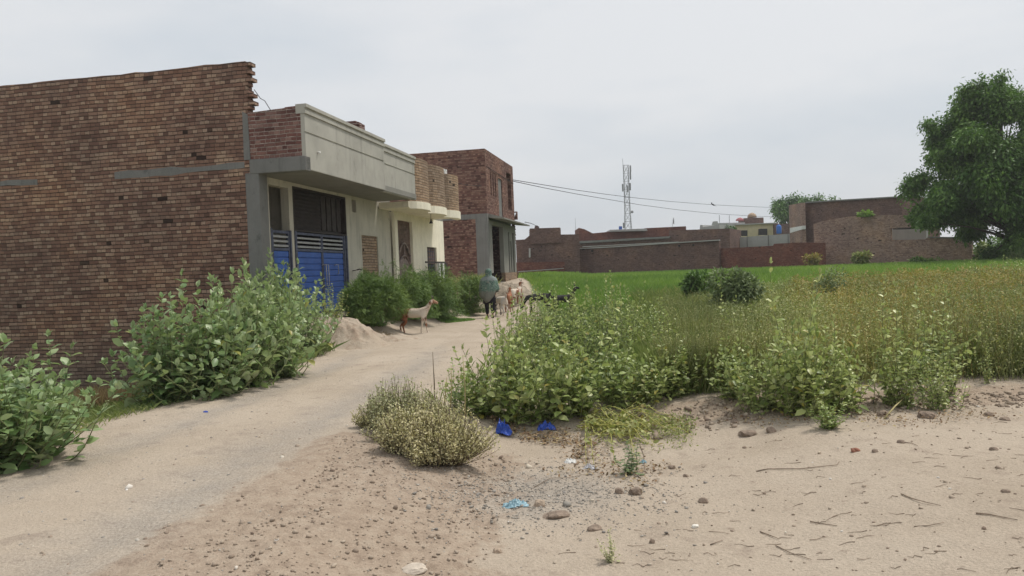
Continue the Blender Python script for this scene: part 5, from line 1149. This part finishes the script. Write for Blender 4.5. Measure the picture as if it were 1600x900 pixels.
tag(link_mesh('dry_stalks', np_mesh('dry_stalks', *stem_tris(np.array(pth), .0028, .0012)), mt_), 'countless tiny dry stalks strewn over the sand', 'straw', kind='stuff')
# upright bare stalks at the left tip of the thicket
for k, (px, b_, t_) in enumerate(((678, 655, 550), (702, 655, 570), (727, 660, 555), (741, 648, 572), (690, 650, 590))):
    a = ground_at(px, b_); top_ = atY(px+[-2, 3, -4, 6, 8][k], t_, a.y); mb = MB(); mb.tube([a-Vector((0, 0, .03)), a.lerp(top_, .5)+Vector((.012, 0, 0)), top_], [.009, .007, .003], 5)
    tag(mb.build('bare_stalk', simple('stalk_yellow', (.36, .31, .15), .25) if k else M['stem_dry'], fix=False), ['grey leafless stalk, leftmost beside the dry brush', 'yellow bare stalk second from the left by the dry brush', 'yellow bare stalk in front of the low pale shrub', 'yellow bare stalk nearest the thicket', 'shortest yellow bare stalk by the dry brush'][k], 'stalk', 'bare stalks at the left tip of the thicket')
# bags and scraps
def crumple(name, label, px, py, wpx, hpx, mat, seed, cat, flat=False):
    g = np.random.default_rng(seed); p = ground_at(px, py); k_ = p.y/FPX; W_, Hh = wpx*k_, hpx*k_; n = 40; u = np.linspace(-1, 1, n); A, B = np.meshgrid(u, u); off = seed*3.7
    X = A*W_/2*(1+.9*fbm(A+off, B, 2.5, 3)); Y = B*W_*.32*(1+1.0*fbm(A, B+off, 2.5, 3)); Z = Hh*(np.clip(1-(A*A+B*B)*.75, 0, 1)*(.35+2.4*np.abs(fbm(A+off, B-off, 3.2, 5)))) + .012*np.abs(fbm(A, B, 6, 3))
    V_ = np.stack([X.ravel(), Y.ravel(), Z.ravel()], 1); ix = np.arange(n*n).reshape(n, n); F_ = np.stack([ix[:-1, :-1].ravel(), ix[:-1, 1:].ravel(), ix[1:, 1:].ravel(), ix[1:, :-1].ravel()], 1)
    o = link_mesh(name, np_mesh(name, V_, F_), mat); o.location = p+Vector((0, 0, .006)); o.rotation_euler = (0, 0, g.uniform(-.5, .5)); return tag(o, label, cat)
mbl = simple('blue_plastic', (.015, .07, .42), .25, 20, .35, spec=.5); mlb = simple('pale_blue_film', (.22, .36, .42), .2, 20, .35, spec=.5)
crumple('plastic_bag', 'crumpled bright blue plastic bag on bare earth, left one', 787, 679, 26, 24, mbl, 3, 'plastic bag')
crumple('plastic_bag', 'crumpled blue plastic bag in the dead leaves, right one', 853, 672, 28, 16, mbl, 5, 'plastic bag')
crumple('plastic_wrapper', 'flattened pale blue plastic wrapper left of the pale brick half', 806, 791, 40, 11, mlb, 7, 'wrapper')
crumple('paper_scrap', 'white paper scrap on the earth below the creeping vine', 891, 724, 20, 8, M['white_paint'], 9, 'scrap')
crumple('paper_scrap', 'small whitish scrap left of the wilted sprig', 922, 733, 20, 8, simple('grey_scrap', (.5, .5, .52), .1), 11, 'scrap')
crumple('plastic_scrap', 'small bluish scrap caught among the vine leaves', 1005, 724, 12, 5, mlb, 13, 'scrap')
crumple('plastic_scrap', 'tiny deep blue scrap lying on the track', 321, 645, 8, 3, mbl, 15, 'scrap')

# ------------------------------------------------------------------ person and goats
dg = None
def skin_mesh(name, verts, edges, root=0, sub=2):
    me = bpy.data.meshes.new(name); me.from_pydata([v[:3] for v in verts], edges, []); o = bpy.data.objects.new(name, me); col.objects.link(o)
    m_ = o.modifiers.new('Skin', 'SKIN'); m_.use_smooth_shade = True
    if not me.skin_vertices:
        bm = bmesh.new(); bm.from_mesh(me); bm.verts.layers.skin.verify(); bm.to_mesh(me); bm.free()
    for i, v in enumerate(verts):
        r = v[3]; me.skin_vertices[0].data[i].radius = r if isinstance(r, tuple) else (r, r); me.skin_vertices[0].data[i].use_root = (i == root)
    s_ = o.modifiers.new('Sub', 'SUBSURF'); s_.levels = sub; s_.render_levels = sub
    bpy.context.view_layer.update(); ev = o.evaluated_get(bpy.context.evaluated_depsgraph_get()); out = bpy.data.meshes.new_from_object(ev)
    bpy.data.objects.remove(o); bpy.data.meshes.remove(me); out.name = name; out.polygons.foreach_set('use_smooth', [True]*len(out.polygons)); return out
class Chain:
    def __init__(s): s.v = []; s.e = []
    def add(s, pts, start=None):
        ids = []; prev = start
        for p in pts:
            s.v.append(p); i = len(s.v)-1
            if prev is not None: s.e.append((prev, i))
            prev = i; ids.append(i)
        return ids
def goat(label, loc, rz, coat, pose='walk', scale=1.0, group='goats on the track'):
    hd = {'walk': [(.36, 0, .66, .075), (.44, 0, .78, .052), (.505, 0, .865, .055), (.59, 0, .82, .042), (.66, 0, .785, .027)],
          'up': [(.34, 0, .68, .08), (.38, 0, .80, .052), (.41, 0, .90, .055), (.50, 0, .885, .042), (.57, 0, .865, .027)],
          'graze': [(.38, 0, .56, .075), (.48, 0, .42, .052), (.56, 0, .27, .055), (.60, 0, .17, .042), (.63, 0, .10, .027)]}[pose]
    c = Chain(); b = c.add([(-.04, 0, .54, (.125, .135)), (.14, 0, .55, .125), (.27, 0, .56, .115)]+hd); h_ = c.add([(-.20, 0, .555, .125), (-.31, 0, .575, .10), (-.385, 0, .63, .028), (-.44, 0, .72, .020), (-.46, 0, .76, .012)], b[0])
    lo = {'walk': (.05, -.06, -.05, .07), 'up': (.0, .02, -.02, .03), 'graze': (.03, -.03, .0, .04)}[pose]
    for k, sy in enumerate((1, -1)):
        o = lo[k]; c.add([(.26, sy*.075, .44, .055), (.265+o*.5, sy*.08, .27, .030), (.265+o, sy*.08, .12, .021), (.27+o*1.15, sy*.08, .045, .022), (.295+o*1.2, sy*.08, .008, .022)], b[2])
        o = lo[2+k]; c.add([(-.27, sy*.08, .44, .075), (-.215+o*.4, sy*.085, .34, .045), (-.355+o, sy*.085, .225, .027), (-.335+o*1.1, sy*.085, .10, .020), (-.33+o*1.1, sy*.085, .045, .021), (-.305+o*1.1, sy*.085, .008, .022)], h_[1])
    t_ = thing('goat', label, 'goat', loc, rz, group); t_.scale = (scale,)*3
    link_mesh('body', skin_mesh('body', c.v, c.e), coat, t_)
    H_ = Vector(hd[2][:3]); D_ = (Vector(hd[4][:3])-H_).normalized(); U_ = Vector((0, 1, 0)).cross(D_)*-1; U_ = -U_ if U_.dot(Vector(hd[2][:3])-Vector(hd[1][:3])) < 0 else U_
    for sy in (1, -1):
        mb = MB(); a = H_+Vector((0, sy*.04, 0))+U_*.01; mb.mesh([a+D_*.02, a-D_*.025, a+Vector((0, sy*.05, -.05))-D_*.035, a+Vector((0, sy*.055, -.13)), a+Vector((0, sy*.045, -.06))+D_*.03, a+Vector((0, sy*.035, -.05))-D_*.01], [(0, 1, 5), (1, 2, 5), (2, 3, 5), (3, 4, 5), (4, 0, 5), (0, 4, 2, 1), (4, 3, 2)], 0, True); mb.build('ear', coat, t_)
        mb = MB(); a = H_+Vector((0, sy*.022, 0))+U_*.035; mb.tube([a, a+U_*.05-D_*.03+Vector((0, sy*.01, 0)), a+U_*.075-D_*.075+Vector((0, sy*.02, 0))], [.012, .009, .003], 6); mb.build('horn', M['horn'], t_)
        mb = MB(); e_ = H_.lerp(Vector(hd[3][:3]), .45)+Vector((0, sy*.045, .012)); mb.loft([[(e_.x+.009*s2*math.cos(k*1.047), e_.y+sy*dy_, e_.z+.009*s2*math.sin(k*1.047)) for k in range(6)] for s2, dy_ in ((1, -.01), (.9, .003), (.3, .007))]); mb.build('eye', M['wire'], t_)
    return t_
M['horn'] = simple('horn', (.14, .12, .10), .2, 30, .5)
def coat_mat(name, a, b, c=None, scale=5, thr=.5, xsplit=None, fine=.0):
    t = MT(name); o = t.obj(); f = t.noise(o, scale, 4, .6); col_ = t.mix(t.maprange(f, thr-.03, thr+.03), a, b); sp = t.n('ShaderNodeSeparateXYZ'); t.l(o, sp.inputs[0])
    if xsplit:
        for lo_, hi_, cc in xsplit:
            q = t.math('ADD', sp.outputs[0], t.math('MULTIPLY', t.math('SUBTRACT', f, .5), .35)); col_ = t.mix(t.math('MULTIPLY', t.maprange(q, lo_-.02, lo_+.02), t.maprange(q, hi_-.02, hi_+.02, 1, 0)), col_, cc)
    if fine: col_ = t.mix(t.math('MULTIPLY', t.maprange(t.noise(o, 40, 3, .7), .5, .6), t.maprange(sp.outputs[2], .56, .64, 0, fine)), col_, a)
    t.color(col_); t.bump(t.noise(o, 90, 2), .004); t.b.inputs['Roughness'].default_value = .8; return t.m
brown, white, black = (.24, .095, .048), (.60, .52, .43), (.018, .016, .017)
M['coat1'] = coat_mat('roan_coat', brown, white, scale=4, thr=.40, xsplit=[(-.42, -.10, brown), (.50, .9, (.42, .25, .17))], fine=.85)
M['coat2'] = coat_mat('brown_coat', brown, (.30, .13, .07), scale=5); M['coat3'] = coat_mat('brown_white_coat', brown, white, scale=5, thr=.5, xsplit=[(.42, .9, (.45, .33, .27))])
M['coat4'] = coat_mat('black_headed_white_coat', (.55, .52, .48), white, scale=5, xsplit=[(.22, .9, black)]); M['coat5'] = coat_mat('black_coat', black, (.03, .027, .028), scale=5)
p = ground_at(648, 522); goat('brown and white spotted goat walking right in front of the feathery bushes', p, R(-8), M['coat1'], 'walk', 1.0)
def gp_(px, D): q = atY(px, 470, D); return Vector((q.x, q.y, tz(q.x, q.y)))
goat('white goat with black head close beside the person', gp_(783, 26.5), R(115), M['coat4'], 'graze', 1.0)
goat('plain brown goat seen from behind, right of the person', gp_(795, 28), R(82), M['coat2'], 'up', .95)
goat('brown and white goat turning its head, behind the plain brown one', gp_(806, 29.5), R(58), M['coat3'], 'up', 1.05)
goat('black goat grazing behind the thicket, left one of two', gp_(842, 25.5), R(188), M['coat5'], 'graze', 1.0)
goat('black goat holding its head up behind the thicket, right one of two', gp_(880, 24.5), R(12), M['coat5'], 'up', .98)
# the person
pp = ground_at(766, 497); PR = thing('person', 'person in a green grey shawl and black clothes walking away along the track', 'person', pp, R(4))
c = Chain()
b = c.add([(0, 0, .88, (.125, .10)), (0, 0, 1.02, (.105, .085)), (0, .0, 1.16, (.12, .09)), (0, 0, 1.27, (.12, .085)), (0, .01, 1.36, .048), (0, .02, 1.42, (.058, .062)), (0, .03, 1.50, (.070, .082)), (0, .025, 1.565, (.052, .06))])
c.add([(0, .10, 1.485, .014), (0, .125, 1.468, .010)], b[6])
hands = {}
for sx in (1, -1):
    el = (.235*sx, -.02 if sx < 0 else .02, 1.04); wr = (.20*sx, .14, .88) if sx > 0 else (-.19, .12, .92)
    a_i = c.add([(.155*sx, 0, 1.285, .050), (.205*sx, -.01, 1.17, .042), (*el, .036), ((el[0]+wr[0])/2, (el[1]+wr[1])/2, (el[2]+wr[2])/2, .030), (*wr, .022)], b[3])
    w_ = Vector(wr); pc = w_+Vector((0, .03, -.045)); pi_ = c.add([(pc.x, pc.y, pc.z, (.020, .030))], a_i[-1])[0]
    for k in range(4):
        fx = (k-1.5)*.019; L_ = [.055, .068, .064, .05][k]; q0 = pc+Vector((fx, .015, -.03)); q1 = q0+Vector((0, .010, -L_*.5)); q2 = q1+Vector((0, -.012, -L_*.45)); c.add([(*q0, .0095), (*q1, .0085), (*q2, .007)], pi_)
    q0 = pc+Vector((-sx*.032, .01, .0)); q1 = q0+Vector((-sx*.015, .012, -.025)); c.add([(*q0, .011), (*q1, .009), (q1.x, q1.y+.004, q1.z-.022, .008)], pi_)
for sx, oy, lift_ in ((-1, .10, 0.0), (1, -.10, .03)):
    c.add([(.085*sx, 0, .80, .088), (.088*sx, oy*.45+.03, .47, .055), (.085*sx, oy*.8, .28, .048), (.082*sx, oy*1.2, .085+lift_, .030), (.082*sx, oy*1.2+.06, .04+lift_*.5, .030), (.085*sx, oy*1.2+.15, .028, .022)], b[0])
link_mesh('body', skin_mesh('body', c.v, c.e), simple('skin', (.30, .17, .105), .08, 8, .6), PR)
for sx in (1, -1):
    mb = MB(); e_ = Vector((.028*sx, .10, 1.503)); mb.loft([[(e_.x+.011*s2*math.cos(k*1.047), e_.y+dy_, e_.z+.007*s2*math.sin(k*1.047)) for k in range(6)] for s2, dy_ in ((1, -.01), (.8, .004), (.2, .007))]); mb.build('eye', M['wire'], PR)
    c2 = Chain(); c2.add([(.14*sx, 0, 1.29, .062), (.21*sx, -.01, 1.17, .056), (.238*sx, -.01, 1.04, .050), (.215*sx, .06, .97, .044)]); link_mesh('sleeve', skin_mesh('sleeve', c2.v, c2.e), simple('black_cloth', (.018, .016, .022), .2, 12, .9), PR)
mb = MB(); mb.loft([[(rx*math.cos(k*math.pi/8), .015+ry*math.sin(k*math.pi/8)-.02, z) for k in range(16)] for rx, ry, z in ((.075, .07, 1.36), (.088, .092, 1.45), (.092, .10, 1.52), (.075, .085, 1.585), (.03, .03, 1.61))]); mb.build('hair', simple('black_hair', (.015, .012, .010), .2), PR)
mcl = bpy.data.materials['black_cloth']
c2 = Chain(); b = c2.add([(0, 0, .86, (.14, .115))])
for sx, oy, l2 in ((-1, .10, 0), (1, -.10, .03)): c2.add([(.088*sx, 0, .76, .105), (.092*sx, oy*.45+.03, .47, .078), (.088*sx, oy*.8, .28, .068), (.083*sx, oy*1.18, .12+l2, .058)], b[0])
link_mesh('trousers', skin_mesh('trousers', c2.v, c2.e), mcl, PR)
mb = MB(); rg = []
for i, (z, rx, ry) in enumerate(((1.33, .09, .07), (1.29, .165, .10), (1.16, .155, .11), (1.0, .145, .115), (.86, .175, .145), (.70, .195, .165), (.50, .215, .18))):
    rg.append([(rx*math.cos(a)*(1+.05*math.sin(a*7)*(i/6)), ry*math.sin(a)*(1+.07*math.sin(a*6+1)*(i/6)), z+(.02*math.sin(a*3) if i == 6 else 0)) for a in [k*math.pi/16 for k in range(32)]])
mb.loft(rg); mb.build('tunic', mcl, PR)
for sx, oy in ((-1, .10), (1, -.10)):
    mb = MB(); cx_, cy_ = .084*sx, oy*1.2+.05; mb.loft([[(cx_+.045*q*math.cos(k*math.pi/6), cy_+.125*q*math.sin(k*math.pi/6)+dd, z) for k in range(12)] for q, z, dd in ((.9, .0, 0), (1, .02, 0), (.95, .05, -.005), (.6, .085, -.03))]); mb.build('shoe', simple('brown_shoe', (.05, .028, .02), .2), PR)
# shawl: a thick cloth over head and shoulders, open in front, hem hanging in a point
t = MT('shawl_cloth'); o = t.obj(); f = t.noise(o, 9, 5, .7, 1.5); f2 = t.noise(o, 13, 3, .6)
cc = t.ramp(f, [(.36, (.03, .055, .055)), (.44, (.08, .15, .12)), (.48, (.24, .26, .25)), (.52, (.04, .13, .075)), (.57, (.11, .21, .16)), (.62, (.34, .35, .34))]); cc = t.mix(t.maprange(f2, .6, .68, 0, .6), cc, (.26, .22, .19)); spz = t.n('ShaderNodeSeparateXYZ'); t.l(o, spz.inputs[0]); zf = t.math('ADD', spz.outputs[2], t.math('MULTIPLY', t.math('SUBTRACT', f2, .5), .15)); cc = t.mix(t.math('MULTIPLY', t.maprange(zf, 1.22, 1.27), t.maprange(zf, 1.36, 1.40, .75, 0)), cc, (.25, .27, .27)); cc = t.mix(t.maprange(zf, .93, .86, 0, .65), cc, (.21, .18, .16)); t.color(cc); t.b.inputs['Roughness'].default_value = .85
rg = []; na = 40
prof = [(1.642, .02, .02, -.0), (1.636, .065, .07, .0), (1.60, .102, .112, .01), (1.53, .118, .130, .015), (1.45, .108, .120, .01), (1.415, .105, .108, .0), (1.375, .175, .12, -.01), (1.33, .245, .14, -.01), (1.24, .285, .165, -.01), (1.10, .305, .19, 0), (.99, .315, .205, 0), (.87, .325, .20, 0), (.76, .32, .19, 0)]
for i, (z, rx, ry, oy) in enumerate(prof):
    rw = []
    for k in range(na):
        a = 2*math.pi*k/na; w_ = max(0, (i-6)/6); fold = 1+.10*w_*math.sin(a*8+i*.35)+.05*w_*math.sin(a*15+1)
        hem = 0
        if i > 8:
            back = max(0, -math.sin(a)); hem = (-.26*max(0, math.cos(a-4.55))**3+.16*max(0, math.cos(a-5.9)))*(i-8)/4
        rw.append((rx*math.cos(a)*fold, oy+ry*math.sin(a)*fold, z+hem))
    rg.append(rw)
mb = MB(); vs_ = [q for r_ in rg for q in r_]; fs_ = []
for i in range(len(rg)-1):
    for k in range(na):
        a = 2*math.pi*(k+.5)/na
        if math.sin(a) > .78 and (1 < i < 5 or i > 8): continue
        fs_.append((i*na+k, i*na+(k+1) % na, (i+1)*na+(k+1) % na, (i+1)*na+k))
mb.mesh(vs_, fs_, 0, True); sh = mb.build('shawl', t.m, PR); so = sh.modifiers.new('thick', 'SOLIDIFY'); so.thickness = .008

# ------------------------------------------------------------------ thin haze in the air
HAZE = .0006
bm = bmesh.new(); bmesh.ops.create_cube(bm, size=1); me = bpy.data.meshes.new('haze'); bm.to_mesh(me); bm.free()
gmin, gmax = float(GZ.min()), 48.0
me.transform(Matrix.Translation((0, 420, (gmin-1+gmax)/2)) @ Matrix.Diagonal((1300+2*8, 1040, gmax-gmin+1, 1)))
hz = link_mesh('haze', me); hm = bpy.data.materials.new('haze'); hm.use_nodes = True; hn = hm.node_tree; hn.nodes.clear()
ho = hn.nodes.new('ShaderNodeOutputMaterial'); pv = hn.nodes.new('ShaderNodeVolumePrincipled'); pv.inputs['Density'].default_value = HAZE; pv.inputs['Color'].default_value = (.95, .96, .98, 1); pv.inputs['Anisotropy'].default_value = .3
hn.links.new(pv.outputs[0], ho.inputs['Volume']); me.materials.append(hm); tag(hz, 'thin pale haze in the air', 'haze', kind='stuff')
#@@END
